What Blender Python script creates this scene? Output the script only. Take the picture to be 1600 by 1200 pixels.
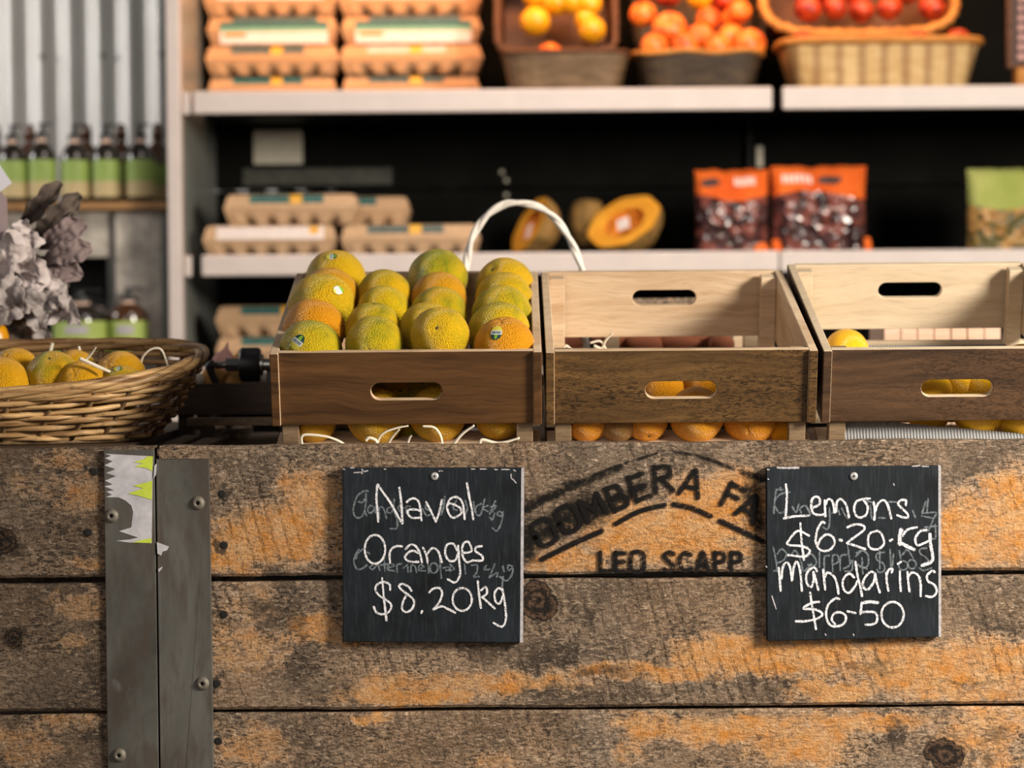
import bpy, bmesh, math, random
from mathutils import Vector, Matrix, Euler, Quaternion, noise as mnoise

for o in list(bpy.data.objects):
    bpy.data.objects.remove(o, do_unlink=True)
SC = bpy.context.scene
COL = SC.collection
R = math.radians
random.seed(7)

# ------------------------------------------------------------------ camera
FPX = 3700.0            # focal length in pixels of the 1600 x 1200 frame
CAM_Y = -3.083
CAM_Z = 1.014
cam_d = bpy.data.cameras.new('camera')
cam = bpy.data.objects.new('camera', cam_d)
COL.objects.link(cam)
cam_d.sensor_width = 36.0
cam_d.lens = FPX / 1600 * 36.0
cam.location = (0.0, CAM_Y, CAM_Z)
CAM_ROT = Euler((R(90 - 1.626), 0, 0)).to_matrix() @ Matrix.Rotation(R(-0.45), 3, 'Z')
cam.rotation_euler = CAM_ROT.to_euler()
cam_d.dof.use_dof = True
cam_d.dof.focus_distance = 3.10
cam_d.dof.aperture_fstop = 3.5
cam_d.clip_start = 0.05
SC.camera = cam

# ------------------------------------------------------------------ light
SC.view_settings.view_transform = 'Standard'
SC.view_settings.look = 'None'
SC.view_settings.gamma = 1
SC.view_settings.use_curve_mapping = False
SC.view_settings.exposure = 0.0
world = bpy.data.worlds.new('world')
SC.world = world
world.use_nodes = True
world.node_tree.nodes['Background'].inputs[0].default_value = (0.95, 0.93, 1.0, 1)
world.node_tree.nodes['Background'].inputs[1].default_value = 0.07

def area_light(name, loc, target, size, power, color, size_y=None):
    d = bpy.data.lights.new(name, 'AREA')
    d.energy = power
    d.color = color
    d.size = size
    if size_y:
        d.shape = 'RECTANGLE'
        d.size_y = size_y
    o = bpy.data.objects.new(name, d)
    COL.objects.link(o)
    o.location = loc
    o.rotation_euler = (Vector(target) - Vector(loc)).to_track_quat('-Z', 'Y').to_euler()
    return o

area_light('window_light', (2.25, -1.30, 1.76), (0.15, 0.15, 0.9), 0.70, 155, (1.0, 0.91, 0.78))
area_light('front_fill_light', (-1.3, -3.9, 2.2), (-0.3, 0.9, 1.0), 1.8, 33, (1.0, 0.91, 0.86))  # added fill from the front left, no doorway stands there
area_light('shelf_fill_light', (0.2, 0.75, 2.75), (0.2, 2.4, 1.2), 0.9, 13, (1.0, 0.87, 0.78)).data.spread = R(105)  # added fill that brightens the shelves, not an actual ceiling fitting
area_light('side_window_light', (-2.75, 2.0, 2.0), (-0.85, 3.0, 1.4), 0.7, 26, (1.0, 0.96, 0.92))
area_light('shelf_lamp', (0.25, 2.34, 1.97), (0.25, 2.62, 1.5), 1.9, 10.5, (1.0, 0.46, 0.18), 0.06)

# ------------------------------------------------------------------ pixel to place
def ray(px, py):
    d = CAM_ROT @ Vector(((px - 800) / FPX, (600 - py) / FPX, -1.0))
    return d

def at(px, py, Y):
    """the point at depth Y that stands at this place of the photograph"""
    d = ray(px, py)
    t = (Y - CAM_Y) / d.y
    return Vector((0, CAM_Y, CAM_Z)) + d * t

def mpp(Y):
    return (Y - CAM_Y) / FPX

# ------------------------------------------------------------------ scene graph helpers
def thing(name, label, cat, loc=(0, 0, 0), rot=(0, 0, 0), group=None):
    o = bpy.data.objects.new(name, None)
    o.empty_display_size = 0.02
    COL.objects.link(o)
    o.location = loc
    o.rotation_euler = rot
    return tag(o, label, cat, group)

def tag(o, label, cat, group=None):
    o['label'] = label
    o['category'] = cat
    if group:
        o['group'] = group
    return o

class MB:
    """collects geometry for one mesh"""
    def __init__(s):
        s.v, s.f, s.m, s.e = [], [], [], []
    def add(s, vs, fs, mi=0, es=None):
        b = len(s.v)
        s.v += [tuple(v) for v in vs]
        s.f += [tuple(b + i for i in f) for f in fs]
        s.m += [mi] * len(fs)
        s.e += list(es) if es else [0.0] * len(vs)
        return s
    def box(s, c, size, rot=None, mi=0, taper=1.0):
        hx, hy, hz = [q / 2 for q in size]
        vs = []
        for z in (-1, 1):
            k = taper if z < 0 else 1.0
            for x, y in ((-1, -1), (1, -1), (1, 1), (-1, 1)):
                p = Vector((x * hx * k, y * hy * k, z * hz))
                if rot is not None:
                    p = rot @ p
                vs.append(p + Vector(c))
        return s.add(vs, [(3, 2, 1, 0), (4, 5, 6, 7), (0, 1, 5, 4), (1, 2, 6, 5), (2, 3, 7, 6), (3, 0, 4, 7)], mi)
    def tube(s, path, r, seg=8, closed=False, mi=0, cap=True, rfun=None):
        path = [Vector(p) for p in path]
        n = len(path)
        vs, fs = [], []
        up = None
        for i, p in enumerate(path):
            a = path[(i - 1) % n] if (closed or i > 0) else path[i]
            b = path[(i + 1) % n] if (closed or i < n - 1) else path[i]
            t = (b - a).normalized()
            if up is None:
                up = Vector((0, 0, 1)) if abs(t.z) < .9 else Vector((1, 0, 0))
            u = (up - t * up.dot(t)).normalized()
            w = t.cross(u)
            up = u
            rr = rfun(i / max(1, n - 1)) * r if rfun else r
            for k in range(seg):
                an = 2 * math.pi * k / seg
                vs.append(p + (u * math.cos(an) + w * math.sin(an)) * rr)
        m = n if closed else n - 1
        for i in range(m):
            j = (i + 1) % n
            for k in range(seg):
                l = (k + 1) % seg
                fs.append((i * seg + k, i * seg + l, j * seg + l, j * seg + k))
        if cap and not closed:
            fs.append(tuple(range(seg - 1, -1, -1)))
            fs.append(tuple((n - 1) * seg + k for k in range(seg)))
        return s.add(vs, fs, mi)
    def lathe(s, prof, seg=24, c=(0, 0, 0), axis='Z', mi=0, sx=1, sy=1):
        vs, fs = [], []
        n = len(prof)
        for r, z in prof:
            for k in range(seg):
                an = 2 * math.pi * k / seg
                q = (r * math.cos(an) * sx, r * math.sin(an) * sy, z)
                if axis == 'X':
                    q = (q[2], q[0], q[1])
                elif axis == 'Y':
                    q = (q[0], q[2], q[1])
                vs.append(Vector(q) + Vector(c))
        for i in range(n - 1):
            for k in range(seg):
                l = (k + 1) % seg
                fs.append((i * seg + k, i * seg + l, (i + 1) * seg + l, (i + 1) * seg + k))
        if prof[0][0] > 1e-6:
            fs.append(tuple(range(seg - 1, -1, -1)))
        if prof[-1][0] > 1e-6:
            fs.append(tuple((n - 1) * seg + k for k in range(seg)))
        return s.add(vs, fs, mi)
    def grid(s, fn, nu, nv, closed_u=False, mi=0):
        vs, fs = [], []
        for j in range(nv + 1):
            for i in range(nu if closed_u else nu + 1):
                vs.append(fn(i / nu, j / nv))
        w = nu if closed_u else nu + 1
        for j in range(nv):
            for i in range(nu):
                k = (i + 1) % w if closed_u else i + 1
                fs.append((j * w + i, j * w + k, (j + 1) * w + k, (j + 1) * w + i))
        return s.add(vs, fs, mi)
    def obj(s, name, mats, parent=None, smooth=False, bevel=0.0, off=None, angle=None):
        me = bpy.data.meshes.new(name)
        vs = s.v if off is None else [(v[0] - off[0], v[1] - off[1], v[2] - off[2]) for v in s.v]
        me.from_pydata(vs, [], s.f)
        if not isinstance(mats, (list, tuple)):
            mats = [mats]
        for m in mats:
            me.materials.append(m)
        me.polygons.foreach_set('material_index', s.m)
        if any(s.e):
            a = me.attributes.new('edge', 'FLOAT', 'POINT')
            a.data.foreach_set('value', s.e)
        if smooth:
            me.polygons.foreach_set('use_smooth', [True] * len(s.f))
        me.update()
        bm = bmesh.new()
        bm.from_mesh(me)
        bmesh.ops.remove_doubles(bm, verts=bm.verts, dist=1e-6)
        bmesh.ops.recalc_face_normals(bm, faces=bm.faces)
        bm.to_mesh(me)
        bm.free()
        if smooth and angle:
            me.set_sharp_from_angle(angle=R(angle))
        o = bpy.data.objects.new(name, me)
        COL.objects.link(o)
        if parent is not None:
            o.parent = parent
        if bevel:
            b = o.modifiers.new('bevel', 'BEVEL')
            b.width = bevel
            b.segments = 2
            b.limit_method = 'ANGLE'
        return o

def copy_tree(o, parent=None):
    c = o.copy()
    COL.objects.link(c)
    if parent is not None:
        c.parent = parent
    for ch in list(o.children):
        copy_tree(ch, c)
    return c

def smoothed(pts, n=7, closed=False):
    """Catmull-Rom through the points"""
    P = [Vector(p) for p in pts]
    if len(P) < 3:
        return [P[0].lerp(P[-1], i / n) for i in range(n + 1)]
    out = []
    m = len(P)
    rng = m if closed else m - 1
    for i in range(rng):
        p1, p2 = P[i % m], P[(i + 1) % m]
        p0 = P[(i - 1) % m] if (closed or i > 0) else p1 * 2 - p2
        p3 = P[(i + 2) % m] if (closed or i < m - 2) else p2 * 2 - p1
        for k in range(n):
            t = k / n
            out.append(0.5 * ((2 * p1) + (p2 - p0) * t + (2 * p0 - 5 * p1 + 4 * p2 - p3) * t * t + (3 * p1 - p0 - 3 * p2 + p3) * t ** 3))
    if not closed:
        out.append(P[-1])
    return out

def strokes_mesh(strokes, Y, width, jitter=0.0, rough=0.0):
    """drawn lines lying on a vertical face at depth Y; each stroke is a list of photograph pixels"""
    mb = MB()
    px = mpp(Y)
    rnd = random.Random(3)
    for si, st in enumerate(strokes):
        w = width
        if isinstance(st, tuple):
            st, w = st
        pts = smoothed([(p[0], p[1], 0) for p in st], 6)
        P = [at(p.x, p.y, Y - 0.000012 * (si % 40)) for p in pts]
        vs, es, fs = [], [], []
        n = len(P)
        hw = w / 2 * px
        N = []
        for i in range(n):
            t = (P[min(n - 1, i + 1)] - P[max(0, i - 1)])
            t = t.normalized() if t.length > 1e-9 else Vector((1, 0, 0))
            N.append((t, Vector((-t.z, 0, t.x))))
        for i in range(n):
            t, q = N[i]
            k = hw * (1 + rough * (rnd.random() - .5) * 2)
            vs += [P[i] - q * k, P[i], P[i] + q * k]
            es += [1, 0.0001, 1]
        for i in range(n - 1):
            a = i * 3
            fs += [(a, a + 1, a + 4, a + 3), (a + 1, a + 2, a + 5, a + 4)]
        for end, sg in ((0, -1), (n - 1, 1)):
            t, q = N[end]
            b = len(vs)
            prev = end * 3 + (0 if sg > 0 else 2)
            last = end * 3 + (2 if sg > 0 else 0)
            ring = []
            for k in range(1, 5):
                an = -math.pi / 2 + math.pi * k / 5
                vs.append(P[end] + (q * math.sin(an) + t * math.cos(an)) * hw * sg)
                es.append(1)
                ring.append(b + k - 1)
            chain = [prev] + ring + [last]
            for k in range(len(chain) - 1):
                fs.append((end * 3 + 1, chain[k], chain[k + 1]))
        mb.add(vs, fs, 0, es)
    return mb

def curve_panel(name, mats, outline, holes, t, parent, bevel=0.0012):
    """a board in its own XZ plane, its thickness along +Y, with real cut-outs"""
    cu = bpy.data.curves.new('outline', 'CURVE')
    cu.dimensions = '2D'
    cu.fill_mode = 'BOTH'
    cu.extrude = t / 2 - bevel
    cu.bevel_depth = bevel
    cu.bevel_resolution = 1
    cu.offset = -bevel
    for pts in [outline] + holes:
        sp = cu.splines.new('POLY')
        sp.points.add(len(pts) - 1)
        for p, q in zip(sp.points, pts):
            p.co = (q[0], q[1], 0, 1)
        sp.use_cyclic_u = True
    tmp = bpy.data.objects.new('outline', cu)
    COL.objects.link(tmp)
    dg = bpy.context.evaluated_depsgraph_get()
    me = bpy.data.meshes.new_from_object(tmp.evaluated_get(dg))
    bpy.data.objects.remove(tmp, do_unlink=True)
    me.transform(Matrix(((1, 0, 0, 0), (0, 0, -1, t / 2), (0, 1, 0, 0), (0, 0, 0, 1))))
    me.name = name
    me.materials.clear()
    for m in mats:
        me.materials.append(m)
    for p in me.polygons:
        p.material_index = 0 if (p.normal.y < -.5 or len(mats) == 1) else 1
        p.use_smooth = False
    o = bpy.data.objects.new(name, me)
    COL.objects.link(o)
    if parent is not None:
        o.parent = parent
    return o

def stadium(cx, cz, w, h, n=8):
    r = h / 2
    a = w / 2 - r
    pts = []
    for k in range(n + 1):
        an = -math.pi / 2 + math.pi * k / n
        pts.append((cx + a + r * math.cos(an), cz + r * math.sin(an)))
    for k in range(n + 1):
        an = math.pi / 2 + math.pi * k / n
        pts.append((cx - a + r * math.cos(an), cz + r * math.sin(an)))
    return pts
# ------------------------------------------------------------------ materials
class NT:
    """small node writer"""
    def __init__(s, name):
        s.m = bpy.data.materials.new(name)
        s.m.use_nodes = True
        s.t = s.m.node_tree
        s.b = s.t.nodes['Principled BSDF']
        s.out = s.t.nodes['Material Output']
    def n(s, typ, **kw):
        nd = s.t.nodes.new('ShaderNode' + typ)
        for k, v in kw.items():
            setattr(nd, k, v)
        return nd
    def link(s, a, b):
        s.t.links.new(a, b)
    def put(s, sock, v):
        if isinstance(v, bpy.types.NodeSocket):
            s.link(v, sock)
        elif isinstance(v, (tuple, list)) and len(v) == 3 and sock.type == 'RGBA':
            sock.default_value = (*v, 1)
        else:
            sock.default_value = v
    def co(s, scale=(1, 1, 1), loc=(0, 0, 0), rot=(0, 0, 0), kind='Object'):
        tc = s.n('TexCoord')
        mp = s.n('Mapping')
        s.link(tc.outputs[kind], mp.inputs[0])
        mp.inputs['Scale'].default_value = scale
        mp.inputs['Location'].default_value = loc
        mp.inputs['Rotation'].default_value = rot
        return mp.outputs[0]
    def noise(s, vec, scale=5, detail=4, rough=.55, dist=0, col=False):
        nd = s.n('TexNoise')
        s.link(vec, nd.inputs['Vector'])
        nd.inputs['Scale'].default_value = scale
        nd.inputs['Detail'].default_value = detail
        nd.inputs['Roughness'].default_value = rough
        nd.inputs['Distortion'].default_value = dist
        return nd.outputs['Color' if col else 'Fac']
    def voro(s, vec, scale=5, feat='F1', out='Distance'):
        nd = s.n('TexVoronoi', feature=feat)
        s.link(vec, nd.inputs['Vector'])
        nd.inputs['Scale'].default_value = scale
        return nd.outputs[out]
    def wave(s, vec, scale=5, dist=2, detail=2, dscale=1, direction='X', kind='BANDS', profile='SIN'):
        nd = s.n('TexWave', wave_type=kind, wave_profile=profile)
        if kind == 'BANDS':
            nd.bands_direction = direction
        else:
            nd.rings_direction = direction
        s.link(vec, nd.inputs['Vector'])
        nd.inputs['Scale'].default_value = scale
        nd.inputs['Distortion'].default_value = dist
        nd.inputs['Detail'].default_value = detail
        nd.inputs['Detail Scale'].default_value = dscale
        return nd.outputs['Fac']
    def math(s, op, a, b=0.0, c=0.0, clamp=False):
        nd = s.n('Math', operation=op, use_clamp=clamp)
        for i, v in enumerate((a, b, c)):
            s.put(nd.inputs[i], v)
        return nd.outputs[0]
    def vm(s, op, a, b=(0, 0, 0), out=0):
        nd = s.n('VectorMath', operation=op)
        s.put(nd.inputs[0], a)
        s.put(nd.inputs[1], b)
        return nd.outputs[out]
    def ramp(s, v, lo, hi, a=0.0, b=1.0, smooth=False):
        nd = s.n('MapRange', interpolation_type='SMOOTHSTEP' if smooth else 'LINEAR')
        s.put(nd.inputs[0], v)
        for i, q in zip((1, 2, 3, 4), (lo, hi, a, b)):
            nd.inputs[i].default_value = q
        return nd.outputs[0]
    def mix(s, f, a, b, blend='MIX'):
        nd = s.n('Mix', data_type='RGBA', blend_type=blend)
        s.put(nd.inputs[0], f)
        s.put(nd.inputs[6], a)
        s.put(nd.inputs[7], b)
        return nd.outputs[2]
    def bump(s, h, strength=.3, dist=.002):
        nd = s.n('Bump')
        s.put(nd.inputs['Height'], h)
        nd.inputs['Strength'].default_value = strength
        nd.inputs['Distance'].default_value = dist
        s.link(nd.outputs[0], s.b.inputs['Normal'])
    def done(s, color=None, rough=None, metal=None, spec=None, **kw):
        if color is not None: s.put(s.b.inputs['Base Color'], color)
        if rough is not None: s.put(s.b.inputs['Roughness'], rough)
        if metal is not None: s.put(s.b.inputs['Metallic'], metal)
        if spec is not None: s.put(s.b.inputs['Specular IOR Level'], spec)
        for k, v in kw.items():
            s.put(s.b.inputs[k.replace('_', ' ')], v)
        return s.m

def plain(name, color, rough=.5, metal=0.0, var=.12, scale=30, spec=.5, bump=0.0):
    t = NT(name)
    v = t.noise(t.co(), scale, 4)
    k = t.ramp(v, .3, .7, 1 - var, 1 + var)
    c = t.mix(1.0, color, k, 'MULTIPLY')
    if bump:
        t.bump(v, bump, .002)
    return t.done(c, rough, metal, spec)

def weathered(name, patches=(), darks=(), warm=.35, light=1.0, seed=0.0, saw=0.6, knots=()):
    """rough sawn plank: grey brown, orange where the surface has worn off, dark pores and stains.
    patches / darks: (x, z, rx, rz, strength) in metres on the plank's own face"""
    t = NT(name)
    co = t.co(loc=(seed, 0, seed * .37))
    tc = t.n('TexCoord').outputs['Object']
    wob = t.vm('SUBTRACT', t.noise(co, 22, 5, .65, 0, True), (.5, .5, .5))
    wob2 = t.vm('MULTIPLY', wob, (.12, 0, .06))
    P = t.vm('ADD', tc, wob2)
    def blobs(lst):
        acc = None
        for (x, z, rx, rz, st) in lst:
            d = t.vm('SUBTRACT', P, (x, 0, z))
            d = t.vm('MULTIPLY', d, (1 / rx, 0, 1 / rz))
            d = t.vm('LENGTH', d, out=1)
            m = t.ramp(d, 1.45, .45, 0, st, True)
            acc = m if acc is None else t.math('MAXIMUM', acc, m)
        return acc if acc is not None else 0.0
    grain = t.noise(t.co((12, 12, 120), (seed, 0, 0)), 1, 6, .65)
    cloud = t.noise(co, 8, 6, .62)
    hair = t.noise(t.co((105, 105, 270), (seed, 0, 0), (0, .42, 0)), 1, 5, .62, .9)
    pore = t.noise(t.co((330, 330, 200), (seed, 3, 0), (0, -.28, 0)), 1, 3, .6, .6)
    grit = t.noise(co, 520, 3, .7)
    sawm = t.wave(t.co((1, 1, 1), (seed, 0, 0), (0, .27, 0)), 19, 1.5, 3, 4.0)
    sawn = t.math('MULTIPLY', t.ramp(sawm, .0, .34, 1, 0, True), t.ramp(t.noise(co, 9, 3), .42, .64, 0, saw))
    sawn = t.math('MULTIPLY', sawn, t.ramp(t.noise(co, 150, 4, .7), .42, .60, .15, 1))
    grey = t.mix(t.ramp(cloud, .32, .68), (.082, .056, .039), (.30, .222, .158))
    grey = t.mix(t.ramp(grain, .40, .62, 0, .35), grey, (.17, .115, .075))
    tan = t.mix(t.ramp(grain, .35, .65), (.42, .245, .120), (.50, .34, .22))
    w = t.math('MULTIPLY', t.ramp(t.noise(co, 6.5, 5, .6), .40, .64), warm * 1.15)
    c = t.mix(w, grey, tan)
    pm = t.math('ADD', t.math('MULTIPLY', blobs(patches), 1.15), t.math('MULTIPLY', t.math('SUBTRACT', t.noise(co, 50, 6, .75), .5), 1.7))
    c = t.mix(t.ramp(pm, .10, .48, 0, .9), c, tan)
    pm = t.ramp(pm, .42, 1.0, 0, 1)
    orange = t.mix(t.ramp(t.noise(t.co((26, 26, 44)), 1, 5, .65), .36, .64), (.56, .225, .042), (.60, .35, .165))
    c = t.mix(pm, c, orange)
    dm = t.math('ADD', blobs(darks), t.math('MULTIPLY', t.math('SUBTRACT', t.noise(co, 60, 4, .7), .5), 1.1))
    dm = t.ramp(dm, .30, .90, 0, .86)
    c = t.mix(dm, c, (.034, .025, .018))
    keep = t.ramp(pm, 0, 1, 1.0, .42)
    dens = t.math('MULTIPLY', t.ramp(t.noise(co, 14, 4, .6), .30, .62, .35, 1.0), keep)
    c = t.mix(t.math('MULTIPLY', t.ramp(hair, .485, .585, 0, .94), dens), c, (.040, .029, .021))
    c = t.mix(t.math('MULTIPLY', t.ramp(pore, .55, .66, 0, .85), dens), c, (.030, .022, .016))
    c = t.mix(t.math('MULTIPLY', t.ramp(hair, .32, .43, .46, 0), keep), c, (.74, .58, .43))
    c = t.mix(t.math('MULTIPLY', sawn, .85), c, (.045, .030, .020))
    c = t.mix(t.ramp(grit, .58, .72, 0, .40), c, (.05, .035, .024))
    Pk = t.vm('ADD', tc, t.vm('MULTIPLY', wob, (.045, 0, .045)))
    for (x, z, rx, rz) in knots:
        d = t.vm('LENGTH', t.vm('MULTIPLY', t.vm('SUBTRACT', Pk, (x, 0, z)), (1 / rx, 0, 1 / rz)), out=1)
        rg = t.math('SINE', t.math('ADD', t.math('MULTIPLY', d, 13.0), t.math('MULTIPLY', t.noise(co, 70, 4, .7), 9.0)))
        halo = t.math('MULTIPLY', t.ramp(d, 1.9, 1.1, 0, .55, True), t.ramp(rg, -.2, .8, 0, 1))
        c = t.mix(halo, c, (.060, .042, .030))
        kc = t.mix(t.ramp(rg, -.6, 1.3), (.016, .011, .008), (.12, .068, .040))
        kc = t.mix(t.ramp(hair, .50, .60), kc, (.014, .010, .008))
        c = t.mix(t.ramp(d, 1.06, .92, 0, 1, True), c, kc)
    c = t.mix(1.0, c, (light, light, light), 'MULTIPLY')
    h = t.math('ADD', t.math('MULTIPLY', hair, -1.2), t.math('MULTIPLY', grain, .5))
    h = t.math('ADD', h, t.math('MULTIPLY', sawn, -.8))
    h = t.math('ADD', h, t.math('MULTIPLY', pore, -.6))
    t.bump(h, .75, .003)
    return t.done(c, .82, 0, .22)

def crate_wood(name, dark, lite, fig=0.0, rough=.5, scale=1.0, seed=0.0):
    t = NT(name)
    w0 = t.vm('MULTIPLY', t.vm('SUBTRACT', t.noise(t.co((6, 6, 9), (seed, 0, 0)), 1, 3, .5, 0, True), (.5, .5, .5)), (.10, 0, .05))
    P = t.vm('ADD', t.co(loc=(seed * .13, 0, seed * .07)), w0)
    def sc(v):
        return t.vm('MULTIPLY', P, v)
    ring = t.noise(sc((2.2 * scale, 4, 34 * scale)), 1, 3, .5, .3)
    g = t.noise(sc((6 * scale, 9, 110 * scale)), 1, 5, .62)
    fine = t.noise(sc((26, 60, 420)), 1, 4, .6)
    k = t.math('ADD', t.math('MULTIPLY', g, .45), t.math('MULTIPLY', ring, .55))
    c = t.mix(t.ramp(k, .36, .64), dark, lite)
    if fig:
        fl = t.noise(t.co((75, 75, 280), (seed, 0, 0), (0, .25, 0)), 1, 5, .7, 1.6)
        zone = t.ramp(t.noise(t.co((4, 4, 14), (seed, 0, 0)), 1, 3), .40, .58, .25, 1)
        c = t.mix(t.math('MULTIPLY', t.ramp(fl, .48, .57, 0, fig), zone), c, tuple(q * .20 for q in dark))
    c = t.mix(t.ramp(fine, .5, .72, 0, .40), c, tuple(q * .5 for q in dark))
    t.bump(t.math('ADD', fine, g), .22, .0008)
    return t.done(c, rough, 0, .35)

def citrus(name, pores=1.0):
    """ripeness and tint come from the object's own colour: rgb is the ripe skin, alpha how green it is"""
    t = NT(name)
    oi = t.n('ObjectInfo')
    co = t.co()
    rnd = t.vm('ADD', co, t.vm('MULTIPLY', oi.outputs['Random'], (40, 17, 23)))
    big = t.noise(rnd, 1.1, 4, .55, .4)
    gm = t.math('ADD', t.math('MULTIPLY', t.math('SUBTRACT', big, .5), 2.6), t.ramp(oi.outputs['Alpha'], 0, 1, -.75, 1.15))
    gm = t.math('MINIMUM', t.math('MAXIMUM', gm, 0.0), 1.0)
    green = t.mix(t.ramp(t.noise(rnd, 2.2, 4), .35, .65), (.56, .47, .014), (.26, .29, .018))
    c = t.mix(gm, oi.outputs['Color'], green)
    v = t.voro(co, 19)
    c = t.mix(t.ramp(v, .0, .42, .34 * pores, 0), c, (.28, .16, .012))
    sp = t.noise(rnd, 9, 3, .5)
    c = t.mix(t.ramp(sp, .70, .78, 0, .5), c, (.30, .20, .06))
    t.bump(t.math('ADD', t.ramp(v, 0, .5, 0, 1), t.math('MULTIPLY', t.noise(co, 40, 2), .4)), .60 * pores, .05)
    m = t.done(c, .29, 0, .5)
    t.b.inputs['Subsurface Weight'].default_value = .06
    t.b.inputs['Subsurface Radius'].default_value = (.02, .008, .002)
    return m

def marks(name, color, solid=.9, grain=380, lo=.42, hi=.60, soft=.75):
    """chalk or paint on a surface: broken by the surface's grain and thinner at the stroke's edge"""
    t = NT(name)
    at_ = t.n('Attribute', attribute_name='edge')
    e = at_.outputs['Fac']
    nz = t.noise(t.co(), grain, 4, .7)
    fall = t.ramp(e, soft, 1.0, 1, .25 if soft > .5 else 0.0, True)
    a = t.math('MULTIPLY', t.ramp(nz, lo, hi, 1, 0), solid)
    a = t.math('MULTIPLY', a, fall, clamp=True)
    return t.done(color, .9, 0, .1, Alpha=a)

def lumpy(name, stops, scale, rough=.3, spec=.5):
    t = NT(name)
    v = t.voro(t.co(), scale, out='Color')
    sx = t.n('SeparateColor')
    t.link(v, sx.inputs[0])
    c = t.mix(sx.outputs[0], stops[0], stops[1])
    c = t.mix(t.ramp(sx.outputs[1], .55, .6), c, stops[2])
    d = t.voro(t.co(), scale)
    t.bump(d, .8, .01)
    return t.done(c, rough, 0, spec)

M = {}
M['slate'] = None
def slate():
    t = NT('slate')
    v = t.noise(t.co((16, 16, 16)), 1, 5, .6, .5)
    s = t.noise(t.co((420, 420, 30)), 1, 3)
    c = t.mix(t.ramp(v, .32, .72), (.0032, .0045, .0060), (.0135, .0190, .0260))
    c = t.mix(t.ramp(s, .5, .75, 0, .30), c, (.06, .066, .072))
    t.bump(s, .08, .001)
    return t.done(c, .62, 0, .22)
M['slate'] = slate()
M['slate_edge'] = plain('slate_edge', (.42, .40, .42), .7, 0, .25, 200)
M['chalk'] = marks('chalk', (.80, .80, .84), 1.0, 430, .50, .66, .55)
M['old_chalk'] = marks('old_chalk', (.32, .37, .40), .55, 300, .42, .70, .4)
M['stencil'] = marks('stencil_paint', (.010, .009, .009), .97, 240, .54, .74, .42)
M['overspray'] = marks('thin_paint', (.013, .012, .011), .88, 150, .46, .72, .02)

def steel():
    t = NT('weathered_steel')
    v = t.noise(t.co((7, 7, 3)), 1, 6, .62, .8)
    s = t.noise(t.co((60, 60, 14)), 1, 4, .6)
    c = t.mix(t.ramp(v, .35, .65), (.060, .055, .046), (.150, .145, .128))
    c = t.mix(t.ramp(s, .47, .66, 0, .6), c, (.080, .056, .040))
    c = t.mix(t.ramp(t.noise(t.co((11, 11, 6), (3, 0, 0)), 1, 5, .6), .62, .68, 0, .55), c, (.20, .20, .20))
    t.bump(s, .1, .001)
    return t.done(c, .58, .35, .4)
M['steel'] = steel()
M['screw'] = plain('dull_screw', (.17, .15, .12), .6, .4, .25, 400)
M['zinc'] = plain('zinc_screw', (.62, .62, .60), .35, .6, .15, 400)
M['hole'] = plain('nail_black', (.008, .007, .006), .9, 0, .1)
M['paper'] = plain('torn_paper', (.52, .50, .53), .8, 0, .2, 60)
M['lime'] = plain('lime_print', (.55, .66, .06), .7, 0, .1, 60)
M['white_paper'] = plain('white_paper', (.72, .70, .76), .75, 0, .05)
M['pale'] = crate_wood('pale_crate_wood', (.50, .335, .195), (.72, .56, .39), 0, .55, 1, 1.3)
M['pale_b'] = crate_wood('pale_crate_wood_even', (.52, .40, .265), (.63, .51, .36), 0, .55, 1, 5.1)
M['front_a'] = crate_wood('oiled_crate_wood', (.040, .017, .006), (.150, .068, .022), 0, .42, 1.0, .4)
M['front_b'] = crate_wood('figured_crate_wood', (.058, .028, .010), (.185, .098, .032), .85, .45, 1.0, 2.7)
M['front_c'] = crate_wood('greyed_crate_wood', (.042, .022, .012), (.125, .064, .030), .6, .48, .9, 8.2)
M['post_out'] = crate_wood('crate_post_wood', (.16, .10, .055), (.34, .24, .14), .3, .6, 2, 3.3)
M['dark_tray'] = crate_wood('dark_tray_wood', (.045, .028, .018), (.085, .052, .030), .2, .6, 1, 6)
M['citrus'] = citrus('citrus_skin')
M['citrus_smooth'] = citrus('lemon_skin', .7)
M['button'] = plain('stem_button', (.075, .060, .022), .8, 0, .2, 300)
M['st_yellow'] = plain('sticker_yellow', (.66, .58, .07), .35, 0, .03)
M['st_white'] = plain('sticker_white', (.58, .62, .62), .35, 0, .03)
M['st_green'] = plain('sticker_green', (.012, .055, .050), .35, 0, .03)
M['st_lime'] = plain('sticker_lime', (.22, .42, .04), .35, 0, .03)
M['raffia'] = plain('paper_shred', (.74, .66, .52), .7, 0, .08)
def cane():
    t = NT('willow_cane')
    oi = t.n('ObjectInfo')
    v = t.noise(t.co((9, 9, 130)), 1, 4, .6)
    s = t.noise(t.co((70, 70, 160)), 1, 3)  # board coloured black to carry the shade of its unlit underside
    c = t.mix(t.ramp(v, .34, .66), (.15, .068, .022), (.62, .39, .17))
    c = t.mix(t.ramp(s, .58, .7, 0, .6), c, (.07, .038, .016))
    t.bump(s, .2, .001)
    return t.done(c, .45, 0, .4)
M['cane'] = cane()
M['stake'] = plain('willow_stake', (.17, .10, .045), .6, 0, .35, 90)
def wicker(name, a, b, sc=60):
    t = NT(name)
    v = t.noise(t.co((18, 18, 60)), 1, 4)
    c = t.mix(t.ramp(v, .3, .7), a, b)
    return t.done(c, .6, 0, .3)
M['wick_grey'] = wicker('grey_wicker', (.10, .058, .028), (.22, .135, .07))
M['wick_dark'] = wicker('dark_wicker', (.025, .016, .010), (.085, .052, .026))
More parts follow.
